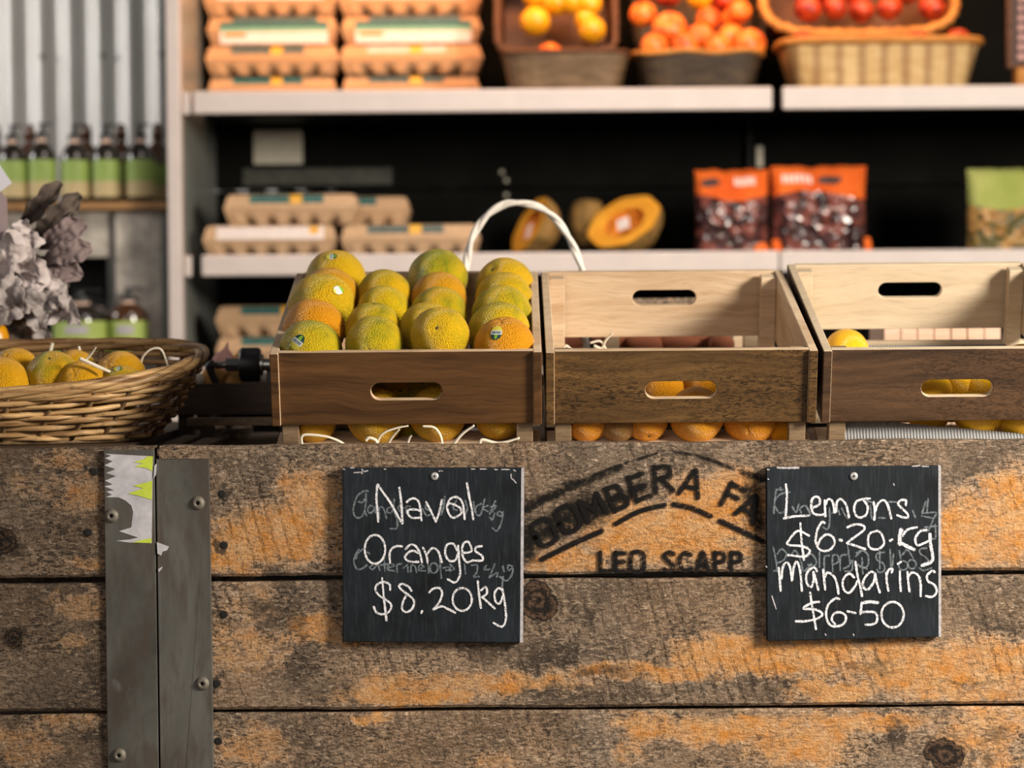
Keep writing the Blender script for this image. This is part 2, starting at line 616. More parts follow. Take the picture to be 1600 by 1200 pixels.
def gold():
    t = NT('golden_wicker')
    v = t.noise(t.co((18, 18, 60)), 1, 4)
    w = t.wave(t.co(), 6.2, .8, 1, 2, 'X')
    c = t.mix(t.ramp(v, .3, .7), (.50, .30, .11), (.66, .46, .22))
    c = t.mix(t.ramp(w, .10, .55, .6, 0), c, (.22, .095, .030))
    return t.done(c, .6, 0, .3)
M['wick_gold'] = gold()
M['wick_rim'] = wicker('amber_wicker', (.40, .15, .026), (.56, .25, .055))
M['wick_brown'] = wicker('brown_wicker', (.070, .026, .010), (.140, .055, .022))
M['white_cane'] = plain('white_cane', (.74, .68, .60), .55, 0, .12, 120)
M['white_metal'] = plain('white_enamel', (.60, .52, .48), .45, 0, .04, 20)
M['black_panel'] = plain('black_panel', (.0060, .0060, .0050), .75, 0, .35, 8, .06)
M['shelf_black'] = plain('shelf_board', (.012, .012, .011), .6, 0, .2, 10, .2)
M['grey_slot'] = plain('slot_strip', (.055, .055, .042), .6, 0, .4, 60)
M['note'] = plain('paper_label', (.74, .68, .55), .8, 0, .06)
def brushed():
    t = NT('brushed_side_panel')
    s = t.noise(t.co((2, 90, .4)), 1, 4)
    c = t.mix(t.ramp(s, .3, .7), (.17, .18, .16), (.46, .47, .43))
    t.bump(s, .12, .004)
    return t.done(c, .36, .35, .5)
M['side'] = brushed()
def iron():
    t = NT('galvanised_iron')
    v = t.noise(t.co((5, 5, 2)), 1, 5, .6)
    s = t.noise(t.co((60, 60, 3)), 1, 3)
    c = t.mix(t.ramp(v, .3, .7), (.48, .46, .43), (.66, .65, .63))
    c = t.mix(t.ramp(s, .55, .75, 0, .3), c, (.34, .31, .27))
    return t.done(c, .45, .45, .5)
M['iron'] = iron()
M['pulp'] = plain('moulded_pulp', (.56, .36, .21), .9, 0, .10, 90, .1, .15)
M['pulp_b'] = plain('moulded_pulp_warm', (.60, .33, .165), .9, 0, .10, 90, .1, .15)
M['teal'] = plain('teal_print', (.020, .115, .105), .6, 0, .25, 90)
M['slate_print'] = plain('grey_green_print', (.085, .11, .095), .6, 0, .25, 90)
M['pale_print'] = plain('pale_print', (.72, .50, .40), .6, 0, .1, 90)
M['white_print'] = plain('white_print', (.80, .68, .62), .6, 0, .05, 60)
M['mint'] = plain('mint_print', (.22, .42, .27), .6, 0, .1, 60)
M['dot'] = plain('amber_print', (.80, .40, .035), .6, 0, .05)
M['orange_print'] = plain('orange_print', (.78, .25, .04), .6, 0, .05)
M['amber'] = plain('amber_glass', (.060, .022, .008), .12, 0, .3, 20, .7)
M['dark_glass'] = plain('dark_glass', (.016, .012, .008), .12, 0, .2, 20, .7)
M['pump'] = plain('black_pump', (.010, .010, .010), .35, 0, .1)
M['lab_green'] = plain('green_label', (.24, .34, .075), .6, 0, .08)
M['lab_tan'] = plain('tan_label', (.46, .36, .18), .6, 0, .08)
M['lab_lime'] = plain('lime_label', (.34, .43, .10), .6, 0, .08)
M['lab_logo'] = plain('label_emblem', (.40, .37, .40), .6, 0, .1)
M['pinkish'] = plain('pale_neck_tag', (.62, .42, .32), .6, 0, .05)
M['greyed_board'] = plain('greyed_board', (.36, .325, .28), .8, 0, .45, 22)
M['grey_board'] = weathered('grey_weathered_board', (), (), .15, 1.45, 3.3, .1)
M['brown_shelf'] = plain('brown_shelf_edge', (.30, .155, .055), .6, 0, .25, 14)
M['leaf_mauve'] = None
def leafmat(name, a, b, scale=26):
    t = NT(name)
    v = t.noise(t.co(), scale, 6, .65)
    c = t.mix(t.ramp(v, .32, .68), a, b)
    t.bump(v, .5, .004)
    return t.done(c, .8, 0, .2)
M['leaf_mauve'] = leafmat('mauve_dry_leaf', (.17, .125, .12), (.33, .255, .245))
M['leaf_brown'] = leafmat('brown_dry_leaf', (.06, .045, .036), (.17, .13, .105))
M['leaf_pale'] = leafmat('pale_dry_leaf', (.42, .35, .33), (.66, .58, .56), 30)
M['leaf_grey'] = leafmat('grey_dry_leaf', (.27, .23, .215), (.50, .44, .42), 30)
M['mauve_wrap'] = plain('mauve_paper', (.33, .25, .25), .8, 0, .1)
M['pumpkin_skin'] = leafmat('pumpkin_rind', (.13, .085, .028), (.46, .24, .07), 30)
M['pumpkin_flesh'] = leafmat('pumpkin_flesh', (.72, .27, .018), (.84, .40, .04), 14)
M['pumpkin_pit'] = leafmat('pumpkin_pith', (.52, .15, .012), (.74, .26, .03), 60)
M['bag_red'] = leafmat('orange_red_film', (.62, .085, .010), (.84, .17, .022), 9)
M['bag_dark'] = lumpy('dark_plums_in_film', ((.020, .008, .008), (.085, .035, .032), (.20, .06, .045)), 42, .16)
M['bag_grain'] = lumpy('golden_pieces_in_film', ((.32, .15, .03), (.55, .31, .10), (.12, .10, .03)), 62, .3)
M['bag_green'] = leafmat('green_film', (.30, .35, .075), (.46, .48, .15), 9)
M['film_white'] = plain('white_print_on_film', (.75, .60, .52), .4, 0, .1)
M['hole_dark'] = plain('handle_hole', (.05, .015, .010), .6)
M['black_knob'] = plain('black_plastic', (.008, .008, .008), .45, 0, .1)
M['nut'] = plain('steel_nut', (.30, .29, .26), .3, .9, .1)
M['sweet'] = leafmat('sweet_potato_skin', (.26, .070, .035), (.56, .21, .11), 24)
M['onion'] = leafmat('shallot_skin', (.55, .28, .25), (.70, .42, .36), 14)
M['onion_gold'] = leafmat('golden_onion_skin', (.52, .24, .06), (.70, .38, .13), 14)
def apple_mat(name, a, b):
    t = NT(name)
    oi = t.n('ObjectInfo')
    rnd = t.vm('ADD', t.co(), t.vm('MULTIPLY', oi.outputs['Random'], (40, 17, 23)))
    v = t.noise(rnd, 1.0, 4, .55, .6)
    c = t.mix(t.ramp(v, .38, .60), a, b)
    return t.done(c, .32, 0, .5)
M['peach'] = apple_mat('peach_skin', (.62, .060, .006), (.78, .21, .022))
M['apple'] = apple_mat('apple_skin', (.20, .007, .005), (.52, .055, .010))
M['quince'] = apple_mat('quince_skin', (.66, .27, .004), (.74, .36, .008))
M['liner'] = None
def liner():
    t = NT('corrugated_liner')
    w = t.wave(t.co(), 75, .6, 1, 1, 'X')
    c = t.mix(w, (.20, .20, .20), (.29, .29, .29))
    t.bump(w, .6, .002)
    return t.done(c, .8, 0, .2)
M['liner'] = liner()
M['pink_wood'] = crate_wood('pinkish_pale_wood', (.66, .40, .26), (.80, .58, .46), 0, .6, 1, 2)
M['concrete'] = plain('concrete', (.20, .19, .175), .85, 0, .2, 6)
M['sign_dark'] = plain('dark_sign', (.050, .020, .014), .6)
M['sign_pink'] = plain('pink_lettering', (.62, .33, .29), .7)
# ------------------------------------------------------------------ the room
def structure(o, kind='structure'):
    o['kind'] = kind
    return o

BACK_Y = 3.05
structure(MB().box((0, 0.6, -.05), (9, 11, .1)).obj('floor', M['concrete']))
def corr(u, v):
    x = -2.6 + 5.2 * u
    return (x, BACK_Y + .011 * math.cos(2 * math.pi * (x + .028) / .0762), -.0 + 3.0 * v)
wb = structure(MB().grid(corr, 1040, 1).obj('wall_back', M['iron'], None, True))
sc_mb = MB()
for px, py in ((65, 88), (160, 87), (251, 84)):
    p = at(px, py, BACK_Y - .012)
    sc_mb = MB().lathe([(0, -.004), (.006, -.003), (.008, .002), (.008, .006)], 10, p, 'Y')
    sc_mb.obj('screw', M['screw'], wb, True)

# ------------------------------------------------------------------ harvest bins
Z_TOP = at(800, 693, 0).z
GAPS = [(897, 906), (1106, 1111)]
def zrow(k):
    ys = [693] + [q for g in GAPS for q in g] + [1318]
    return at(800, ys[2 * k + 1], 0).z, at(800, ys[2 * k], 0).z

def plank_mesh(x0, x1, z0, z1, y0, t, seed, edge=.0025, loc=(0, 0, 0)):
    """a sawn board whose long edges wander a little and are worn round"""
    mb = MB()
    n = 90
    prof = [(0, 0), (.003, -.0030), (.03, -.0036)]
    ring = []
    hz = z1 - z0
    pr = [(.004, 0), (0, .004), (0, .5 * hz), (0, hz - .004), (.004, hz), (t, hz), (t, 0)]
    vs, fs = [], []
    for i in range(n + 1):
        x = x0 + (x1 - x0) * i / n
        for k, (yy, zz) in enumerate(pr):
            q = 0
            if k in (3, 4, 5):
                q = mnoise.noise((x * 7, seed, 0)) * edge + mnoise.noise((x * 40, seed, 3)) * edge * .45
            if k in (0, 1, 6):
                q = mnoise.noise((x * 7, seed, 9)) * edge + mnoise.noise((x * 40, seed, 5)) * edge * .45
            vs.append((x - loc[0], y0 + yy - loc[1], z0 + zz + q - loc[2]))
    m = len(pr)
    for i in range(n):
        for k in range(m):
            l = (k + 1) % m
            fs.append((i * m + k, i * m + l, (i + 1) * m + l, (i + 1) * m + k))
    fs.append(tuple(range(m)))
    fs.append(tuple(n * m + k for k in range(m - 1, -1, -1)))
    return mb.add(vs, fs)

def P2L(lst, loc):
    out = []
    for (x, y, rx, ry, s) in lst:
        p = at(x, y, 0)
        out.append((p.x - loc[0], p.z - loc[2], rx * mpp(0), ry * mpp(0), s))
    return out

OR = {
 0: [(430, 835, 85, 48, .9), (372, 868, 55, 34, 1), (485, 785, 60, 55, .75), (515, 850, 40, 30, .5), (1050, 835, 150, 46, 1), (1130, 790, 80, 60, .9), (980, 800, 60, 26, .7),
     (1500, 830, 70, 66, .9), (1585, 790, 50, 62, 1), (1540, 860, 90, 36, .7), (880, 872, 60, 24, .8), (1640, 830, 80, 60, .8)],
 1: [(640, 1088, 120, 18, 1), (660, 1065, 120, 22, .7), (490, 977, 52, 26, .8), (385, 1010, 60, 58, .5), (390, 940, 60, 40, .35), (800, 1066, 110, 20, .8), (950, 1050, 90, 13, .75), (1060, 1050, 90, 14, .85), (1140, 1022, 90, 30, 1),
     (1260, 1025, 110, 34, 1), (1300, 1082, 75, 22, .9), (1440, 1046, 130, 46, .85), (1560, 1040, 90, 50, .8), (1400, 1010, 80, 20, .9), (520, 1000, 120, 12, .6), (1360, 1080, 40, 20, .5), (1500, 1085, 110, 16, .75)],
 2: [(395, 1168, 75, 36, .6), (590, 1125, 28, 8, .9), (1030, 1137, 70, 26, .8), (1130, 1142, 120, 26, .9), (1250, 1158, 90, 42, .8), (1350, 1128, 110, 18, .8), (1540, 1140, 80, 40, .7), (1560, 1190, 50, 30, .6), (770, 1190, 50, 22, .5), (985, 1160, 25, 30, .6)]}
DK = {
 0: [(835, 800, 30, 60, .55), (870, 770, 50, 30, .35), (347, 770, 12, 10, .8), (352, 852, 14, 9, .9), (505, 792, 14, 10, .6), (560, 720, 120, 14, .3), (395, 722, 70, 22, .45), (1430, 715, 60, 16, .3), (1500, 880, 50, 10, .4)],
 1: [(905, 950, 14, 60, .6), (440, 962, 50, 34, .7), (470, 1035, 24, 60, .6), (505, 1080, 60, 26, .6), (860, 1022, 70, 26, .75), (760, 1012, 60, 22, .6), (940, 1052, 60, 10, .75), (880, 1085, 80, 18, .55), (1010, 1082, 120, 14, .5),
     (1365, 1043, 42, 16, .6), (1555, 975, 60, 16, .55), (1210, 1075, 60, 24, .55), (1500, 1068, 60, 6, .7), (345, 960, 14, 12, .7), (1520, 930, 90, 20, .3), (1055, 945, 60, 12, .3), (342, 1066, 14, 14, .9)],
 2: [(1398, 1150, 24, 30, .9), (1560, 1146, 30, 16, .65), (660, 1180, 60, 30, .4), (1540, 1188, 16, 20, .6), (900, 1150, 60, 18, .4), (450, 1150, 60, 30, .45), (720, 1160, 90, 40, .35), (1300, 1112, 200, 5, .5)]}

KN = {0: [], 1: [(842, 938, 30, 34, 1)], 2: [(1478, 1178, 35, 28, 1)]}
KNL = {0: [(2, 848, 26, 24, 1)], 1: [(22, 996, 13, 17, 1)], 2: []}
bin_r = thing('harvest_bin', 'long weathered timber bin with two price boards on its stencilled front', 'bin', (at(1000, 700, 0).x, 0.42, 0))
lr = Vector(bin_r.location)
xl, xr = at(249, 700, 0).x, at(1790, 700, 0).x
front_planks = []
for k in range(3):
    z0, z1 = zrow(k)
    m = weathered('bin_board', P2L(OR[k], lr), P2L(DK[k], lr), (.30, .35, .5)[k], (1.0, 1.0, 1.05)[k], k * 3.7 + .5, (.55, .7, .45)[k], [q[:4] for q in P2L(KN[k], lr)])
    front_planks.append(plank_mesh(xl, xr, z0, z1, 0, .032, k * 5.1, .0022, lr).obj('plank', m, bin_r, False))
m = weathered('bin_board_plain', (), (), .3, .9, 14.0)
for k in range(2):
    MB().box((0, .40, .10 + .215 * k), (xr - xl, .03, .20)).obj('plank', m, bin_r, bevel=.003)
for x in (xl, xr):
    for k in range(4):
        MB().box((x - lr.x + (.018 if x < 0 else -.018), .0, .10 + .212 * k), (.032, .77, .205)).obj('plank', m, bin_r, bevel=.003)
MB().box((0, .39, .73), (xr - xl, .03, .15)).obj('plank', m, bin_r, bevel=.003)
for q in range(3):
    z0, z1 = .055 + .0 * q, 0
MB().box((0, 0.0, .822), (xr - xl - .08, .74, .012)).obj('deck', M['dark_tray'], bin_r)  # dark colour stands in for the shade inside an open bin
for px in (0, 1):
    MB().box(((-.5 if px else .5), .0, .03), (.10, .70, .06)).obj('skid', m, bin_r, bevel=.003)

bin_l = thing('harvest_bin', 'weathered timber bin at the left under the wicker basket, its steel strap holding torn paper', 'bin', (at(-100, 700, 0).x, 0.42, 0))
ll = Vector(bin_l.location)
xa, xb = at(-420, 700, 0).x, at(240, 700, 0).x
ORL = {0: [(130, 775, 40, 34, .55), (105, 720, 46, 20, .5), (5, 840, 24, 12, .9), (140, 880, 30, 12, .6), (40, 760, 50, 20, .3)], 1: [(125, 945, 44, 34, .5), (120, 1003, 26, 14, .5)], 2: [(40, 1165, 60, 40, .5), (110, 1125, 60, 16, .4)]}
DKL = {0: [(12, 850, 34, 30, .75), (147, 738, 12, 10, .8), (138, 830, 14, 10, .7), (120, 862, 40, 14, .5), (70, 740, 40, 14, .3)], 1: [(22, 995, 30, 30, .5), (140, 975, 30, 14, .6), (60, 1030, 40, 20, .35), (150, 1050, 10, 60, .6)], 2: [(150, 1150, 24, 14, .8), (30, 1125, 20, 12, .6)]}
for k in range(3):
    z0, z1 = zrow(k)
    z0, z1 = z0 + at(800, 700, 0).z - at(800, 701.0, 0).z * 1.0, z1
    m = weathered('left_bin_board', P2L(ORL[k], ll), P2L(DKL[k], ll), .3, (.72, .70, .76)[k], 21.3 + k * 4.1, .3, [q[:4] for q in P2L(KNL[k], ll)])
    plank_mesh(xa, xb, z0 - .001, z1 - .001, .001, .03, 31 + k * 5.1, .0024, ll).obj('plank', m, bin_l, False)
m = weathered('left_bin_plain', (), (), .3, .8, 17.0)
for k in range(4):
    MB().box((xb - ll.x - .017, .0, .10 + .212 * k), (.030, .77, .205)).obj('plank', m, bin_l, bevel=.003)
    MB().box((0, .40, .10 + .212 * k), (xb - xa, .03, .205)).obj('plank', m, bin_l, bevel=.003)
MB().box((0, 0.0, Z_TOP - .008), (xb - xa - .07, .76, .012)).obj('deck', M['dark_tray'], bin_l)  # deck darkened too, the bin's inner shade is in its colour
MB().box((0, .0, .03), (.10, .70, .06)).obj('skid', m, bin_l, bevel=.003)

def strap(pxs, ytop, parent, loc, screws, fold=0.0):
    """flat steel corner strap; pxs gives its left and right edge at the top and at the foot"""
    (a0, b0), (a1, b1) = pxs
    y = -.0042
    P = [at(a0, ytop, y), at(b0, ytop, y), at(b1, 1200, y), at(a1, 1200, y)]
    zt, zb, zl = P[0].z, P[3].z, .06
    def ext(p, q):
        k = (zl - p.z) / (q.z - p.z)
        return p + (q - p) * k
    tl, tr, br, bl = P[0], P[1], ext(P[1], P[2]), ext(P[0], P[3])
    tr = Vector((tr.x, tr.y, tl.z)); 
    mb = MB()
    vs = [tl, tr, br, bl] + [q + Vector((0, .0040, 0)) for q in (tl, tr, br, bl)]
    fs = [(0, 3, 2, 1), (4, 5, 6, 7), (0, 1, 5, 4), (1, 2, 6, 5), (2, 3, 7, 6), (3, 0, 4, 7)]
    mb.add([v - loc for v in vs], fs)
    if fold:      # the leg of the angle that turns round the corner
        w = .003
        vs = [tl, bl, bl + Vector((0, .06, 0)), tl + Vector((0, .06, 0))]
        vs += [v + Vector((-w, 0, 0)) for v in vs]
        mb.add([v - loc for v in vs], [(0, 1, 2, 3), (4, 7, 6, 5), (0, 4, 5, 1), (1, 5, 6, 2), (2, 6, 7, 3), (3, 7, 4, 0)])
    s = mb.obj('corner_strap', M['steel'], parent, bevel=.0008)
    for px, py in screws:
        p = at(px, py, y) - loc
        b = MB().lathe([(0, -.0012), (.0022, -.0012), (.0026, -.0042), (.0050, -.0046), (.0078, -.0024), (.0094, -.0002), (.0096, .0006)], 20, p, 'Y')
        b.obj('screw', M['screw'], s, True)
        h = MB().lathe([(0, -.0016), (.0023, -.0015), (.0023, -.0005)], 8, p, 'Y')
        h.obj('screw_socket', M['hole'], s)
    return s
s_l = strap(((162, 241), (168, 248)), 703, bin_l, ll, [(174, 806), (186, 1180)])
s_r = strap(((247, 327), (254, 334)), 717, bin_r, lr, [(309, 786), (316, 1068)], .05)

def paper_poly(pts, Y, name, mat, parent, loc):
    mb = MB()
    f = [at(px, py, Y) - loc for px, py in pts]
    b = [q + Vector((0, .0003, 0)) for q in f]
    n = len(pts)
    fs = [tuple(range(n)), tuple(range(2 * n - 1, n - 1, -1))] + [(i, (i + 1) % n, n + (i + 1) % n, n + i) for i in range(n)]
    mb.add(f + b, fs)
    return mb.obj(name, mat, parent)
torn = [(163, 709), (239, 713), (237, 849), (205, 848), (181, 845), (202, 843), (216, 840), (192, 832), (186, 830), (205, 824), (208, 800), (205, 790), (196, 782), (185, 777), (165, 777), (175, 773), (166, 768), (178, 766), (163, 760), (176, 757),
        (164, 751), (181, 744), (166, 739), (180, 733), (163, 727), (176, 721), (164, 716), (174, 712)]
paper_poly(torn, -.0046, 'torn_paper', M['paper'], s_l, ll)
for q in ([(239, 713), (238, 736), (230, 732), (222, 730), (210, 729), (224, 724), (209, 722), (226, 717), (230, 713)],
          [(238, 751), (237, 781), (218, 775), (200, 771), (215, 766), (224, 763), (208, 759), (228, 754)],
          [(236.8, 841), (236.6, 848.5), (206, 847.6), (224, 843)]):
    paper_poly(q, -.0052, 'lime_print', M['lime'], s_l, ll)
for q in ([(241, 728), (245, 724), (244, 741), (240, 748)], [(245, 847), (264, 854), (261, 860), (254, 862), (252, 868), (246, 865)], [(247, 889), (254, 885), (253, 889), (248, 894)]):
    paper_poly(q, -.0058, 'paper_scrap', M['paper'], s_r, lr)

def nail(px, py, parent, loc, r=.0052):
    p = at(px, py, 0) - loc
    MB().lathe([(0, -.0010), (r * .7, -.0010), (r, -.0004), (r, .002)], 14, p, 'Y').obj('nail_head', M['hole'], parent)
for q in ((347, 772), (350, 852), (350, 960), (339, 1068), (341, 1158)):
    nail(*q, bin_r, lr)
for q in ((147, 737), (138, 832)):
    nail(*q, bin_l, ll)

# ------------------------------------------------------------------ stencilled marks on the top board
def stencil():
    def T(x, y):
        return (800 + x / 3.75, 680 + y / 3.75)
    thick, thin, smear = [], [], []
    thick += [([T(175, 728), T(350, 640), T(525, 562)], 12.0), ([T(608, 520), T(745, 447), T(895, 408)], 11.0), ([T(950, 405), T(1060, 428), T(1165, 475)], 11.0), ([T(1222, 503), T(1330, 553), T(1470, 622)], 12.0)]
    thin += [([T(470, 237), T(640, 172), T(850, 106)], 8.0), ([T(955, 98), T(1100, 122), T(1240, 172)], 7.0), ([T(1120, 130), T(1300, 196)], 11.0)]
    smear += [([T(60, 440), T(180, 372), T(290, 335)], 22.0), ([T(320, 288), T(440, 270)], 16.0), ([T(1355, 222), T(1500, 262)], 20.0), ([T(90, 440), T(250, 350), T(440, 268), T(640, 190)], 18)]
    smear += [([T(110, 620), T(250, 510), T(440, 410)], 62.0), ([T(90, 700), T(70, 560)], 56.0), ([T(260, 560), T(520, 440)], 56.0), ([T(420, 470), T(680, 360)], 34), ([T(700, 330), T(780, 300)], 30), ([T(1400, 330), T(1440, 520)], 50)]
    G = {'O': [[(-.42, 0), (-.30, .48), (.30, .48), (.42, 0), (.30, -.48), (-.30, -.48), (-.42, 0)]],
         'M': [[(-.45, -.5), (-.40, .5)], [(-.40, .5), (0, -.1)], [(0, -.1), (.40, .5)], [(.40, .5), (.45, -.5)]],
         'B': [[(-.35, -.5), (-.35, .5)], [(-.35, .48), (.2, .45), (.25, .1), (-.2, .02)], [(-.2, .02), (.32, -.05), (.34, -.42), (-.35, -.48)]],
         'E': [[(-.35, -.5), (-.35, .5)], [(-.30, .46), (.38, .46)], [(-.30, 0), (.25, 0)], [(-.30, -.46), (.40, -.46)]],
         'R': [[(-.36, -.5), (-.36, .5)], [(-.30, .46), (.25, .44), (.30, .12), (-.15, .02)], [(-.05, -.02), (.42, -.48)]],
         'A': [[(-.45, -.5), (-.02, .5)], [(.05, .5), (.42, -.5)], [(-.2, -.18), (.22, -.18)]],
         'F': [[(-.35, -.5), (-.35, .5)], [(-.30, .46), (.40, .46)], [(-.30, .02), (.25, .02)]],
         'L': [[(-.35, .5), (-.35, -.46)], [(-.35, -.46), (.40, -.46)]],
         'S': [[(.35, .40), (0, .5), (-.33, .30), (0, .02), (.33, -.24), (0, -.5), (-.36, -.38)]],
         'C': [[(.36, .36), (0, .48), (-.36, .22), (-.36, -.22), (0, -.48), (.36, -.36)]],
         'P': [[(-.35, -.5), (-.35, .5)], [(-.30, .46), (.28, .42), (.30, .06), (-.25, -.02)]]}
    def letter(ch, cx, cy, w, h, rot, sw):
        a = R(rot)
        for st in G[ch]:
            pts = []
            if len(st) > 2 and ch in 'BRPEOC' or ch == 'S':
                src = [(p.x, p.y) for p in smoothed([(q[0], q[1], 0) for q in st], 3)]
            else:
                src = st
            for x, y in src:
                X, Y = x * w, -y * h
                pts.append(T(cx + X * math.cos(a) - Y * math.sin(a), cy + X * math.sin(a) + Y * math.cos(a)))
            thick.append((pts, sw))
    for ch, cx, cy, w, h, rot in (('O', 190, 570, 140, 140, -30), ('O', 330, 490, 140, 140, -28), ('M', 475, 425, 140, 130, -26), ('B', 615, 365, 120, 140, -22), ('E', 745, 305, 115, 150, -20),
                                  ('R', 885, 255, 130, 150, -4), ('A', 1055, 280, 130, 150, 14), ('F', 1295, 360, 120, 140, 26), ('A', 1395, 425, 130, 140, 28)):
        letter(ch, cx, cy, w, h, rot, 11.0)
    for ch, cx, w in (('L', 545, 80), ('E', 635, 80), ('O', 735, 95), ('S', 920, 80), ('C', 1018, 85), ('A', 1117, 85), ('P', 1217, 80), ('P', 1312, 80)):
        letter(ch, cx, 742, w, 112, -.5, 9.6)
    return thick, thin, smear
th, tn, sm = stencil()
o = strokes_mesh(sm, -.0008, 10).obj('paint_overspray', M['overspray'], front_planks[0], off=lr)
o = strokes_mesh(tn, -.0012, 10).obj('stencil_arc', M['overspray'], front_planks[0], off=lr)
o = strokes_mesh(th, -.0016, 10).obj('stencil_lettering', M['stencil'], front_planks[0], off=lr)

# ------------------------------------------------------------------ chalk price boards
def C(ox, oy, s, pts):
    return [(ox + x / s, oy + y / s) for x, y in pts]
def circ(cx, cy, rx, ry, a0=90, a1=450, n=10):
    return [(cx + rx * math.cos(R(a0 + (a1 - a0) * k / n)), cy - ry * math.sin(R(a0 + (a1 - a0) * k / n))) for k in range(n + 1)]

def board(corner, screw, label):
    (x0, y0), (x1, y1), (x2, y2), (x3, y3) = corner     # tl tr br bl
    yf, t = -.0135, .0125
    f = [at(x0, y0, yf), at(x1, y1, yf), at(x2, y2, yf), at(x3, y3, yf)]
    base = (f[2] + f[3]) / 2
    loc = Vector((base.x, yf + t, min(f[2].z, f[3].z)))
    b = thing('chalkboard', label, 'price board', loc)
    vs = [q - loc for q in f] + [q + Vector((0, t, 0)) - loc for q in f]
    fs = [(0, 3, 2, 1), (4, 5, 6, 7), (0, 1, 5, 4), (1, 2, 6, 5), (2, 3, 7, 6), (3, 0, 4, 7)]
    MB().add(vs, fs).obj('slate_panel', M['slate'], b, bevel=.0012)
    p = at(*screw, yf - .0003) - loc
    s = MB().lathe([(0, -.0014), (.0022, -.0016), (.0050, -.0012), (.0054, .0)], 20, p, 'Y').obj('screw', M['zinc'], b, True)
    c = MB().box(p + Vector((0, -.0016, 0)), (.0036, .0006, .0009)).box(p + Vector((0, -.0016, 0)), (.0009, .0006, .0036))
    c.obj('screw_cross', M['hole'], s)
    return b, loc, f, yf, t

# first board
b1, l1, f1, yf1, t1 = board(((535, 731), (817.5, 731), (815.5, 1004), (535.5, 1003)), (679, 744), 'black chalkboard pricing navel oranges, left of the stencilled lettering')
W = .0046
e = [f1[1] + Vector((-W * .55, -.0004, 0)), f1[1] + Vector((W * .30, -.0004, 0)), f1[2] + Vector((W * .30, -.0004, 0)), f1[2] + Vector((-W * .55, -.0004, 0))]
MB().add([q - l1 for q in e] + [q - l1 + Vector((0, t1 * .96, 0)) for q in e], [(0, 3, 2, 1), (4, 5, 6, 7), (0, 1, 5, 4), (1, 2, 6, 5), (2, 3, 7, 6), (3, 0, 4, 7)]).obj('worn_edge', M['slate_edge'], b1)
A = lambda *p: C(535, 730, 10, p)
B = lambda *p: C(680, 730, 10, p)
D = lambda *p: C(535, 820, 8.889, p)
E = lambda *p: C(560, 880, 6.154, p)
F = lambda *p: C(500, 680, 3.53, p)
chalk1 = [
 # Naval
 A((560, 850), (545, 650), (530, 480), (545, 280)), A((555, 270), (640, 400), (760, 570), (870, 770), (935, 880)), A((890, 320), (915, 520), (940, 870)),
 A((1005, 545), (1060, 500), (1130, 490), (1195, 550), (1220, 680), (1235, 830)), A((1215, 680), (1130, 660), (1030, 670), (1030, 740), (1090, 790), (1200, 790)),
 A((1310, 545), (1380, 680), (1460, 850)), A((1460, 850), (1510, 710), (1555, 510)),
 B((420, 690), (390, 740), (280, 790), (215, 730), (185, 620), (215, 570), (300, 585), (390, 640), (405, 680)), B((195, 570), (230, 500), (320, 465), (400, 510), (440, 620), (460, 810)),
 B((495, 250), (530, 450), (570, 650), (595, 815)),
 # Oranges
 D(*circ(452, 340, 142, 200, 95, 460, 14)), D((660, 525), (655, 400), (690, 330), (760, 295), (825, 300)), D((878, 335), (940, 280), (1010, 290), (1070, 380), (1105, 520)), D((1065, 395), (970, 360), (890, 410), (870, 460), (930, 510), (1055, 515)),
 D((1120, 320), (1165, 420), (1185, 525)), D((1180, 400), (1250, 325), (1330, 370), (1380, 520)),
 F((760, 640), (735, 600), (700, 605), (690, 650), (710, 690), (745, 690), (765, 645)), F((762, 610), (768, 700), (772, 770), (745, 812), (705, 795)), F((785, 650), (835, 640), (820, 590), (790, 600), (785, 660), (810, 700), (845, 690)), F((892, 612), (862, 618), (858, 640), (893, 665), (895, 690), (850, 692)),
 # $8.20kg
 E((305, 255), (300, 205), (240, 180), (175, 210), (165, 260), (200, 310), (270, 355), (315, 400), (300, 460), (240, 490), (175, 475), (148, 420)), E((228, 145), (245, 330), (270, 550)),
 E((510, 265), (480, 225), (420, 200), (390, 220), (420, 260), (500, 320), (535, 370), (515, 440), (460, 470), (420, 440), (430, 370), (465, 300)), E((613, 460), (605, 478)),
 E((682, 280), (720, 245), (780, 240), (805, 290), (780, 370), (720, 445)), E((720, 445), (800, 415), (860, 440), (930, 475)),
 E(*circ(998, 348, 92, 110, 100, 470, 14)), E((1148, 175), (1160, 300), (1178, 430)), E((1180, 260), (1225, 230), (1235, 290), (1190, 330)), E((1190, 325), (1250, 380), (1310, 435)),
 E((1385, 260), (1345, 240), (1310, 290), (1320, 370), (1360, 385), (1390, 310)), E((1385, 250), (1410, 400), (1418, 540), (1380, 610), (1300, 575)),
]
strokes_mesh(chalk1, yf1 - .0006, 3.9, rough=.16).obj('chalk_writing', M['chalk'], b1, off=l1)
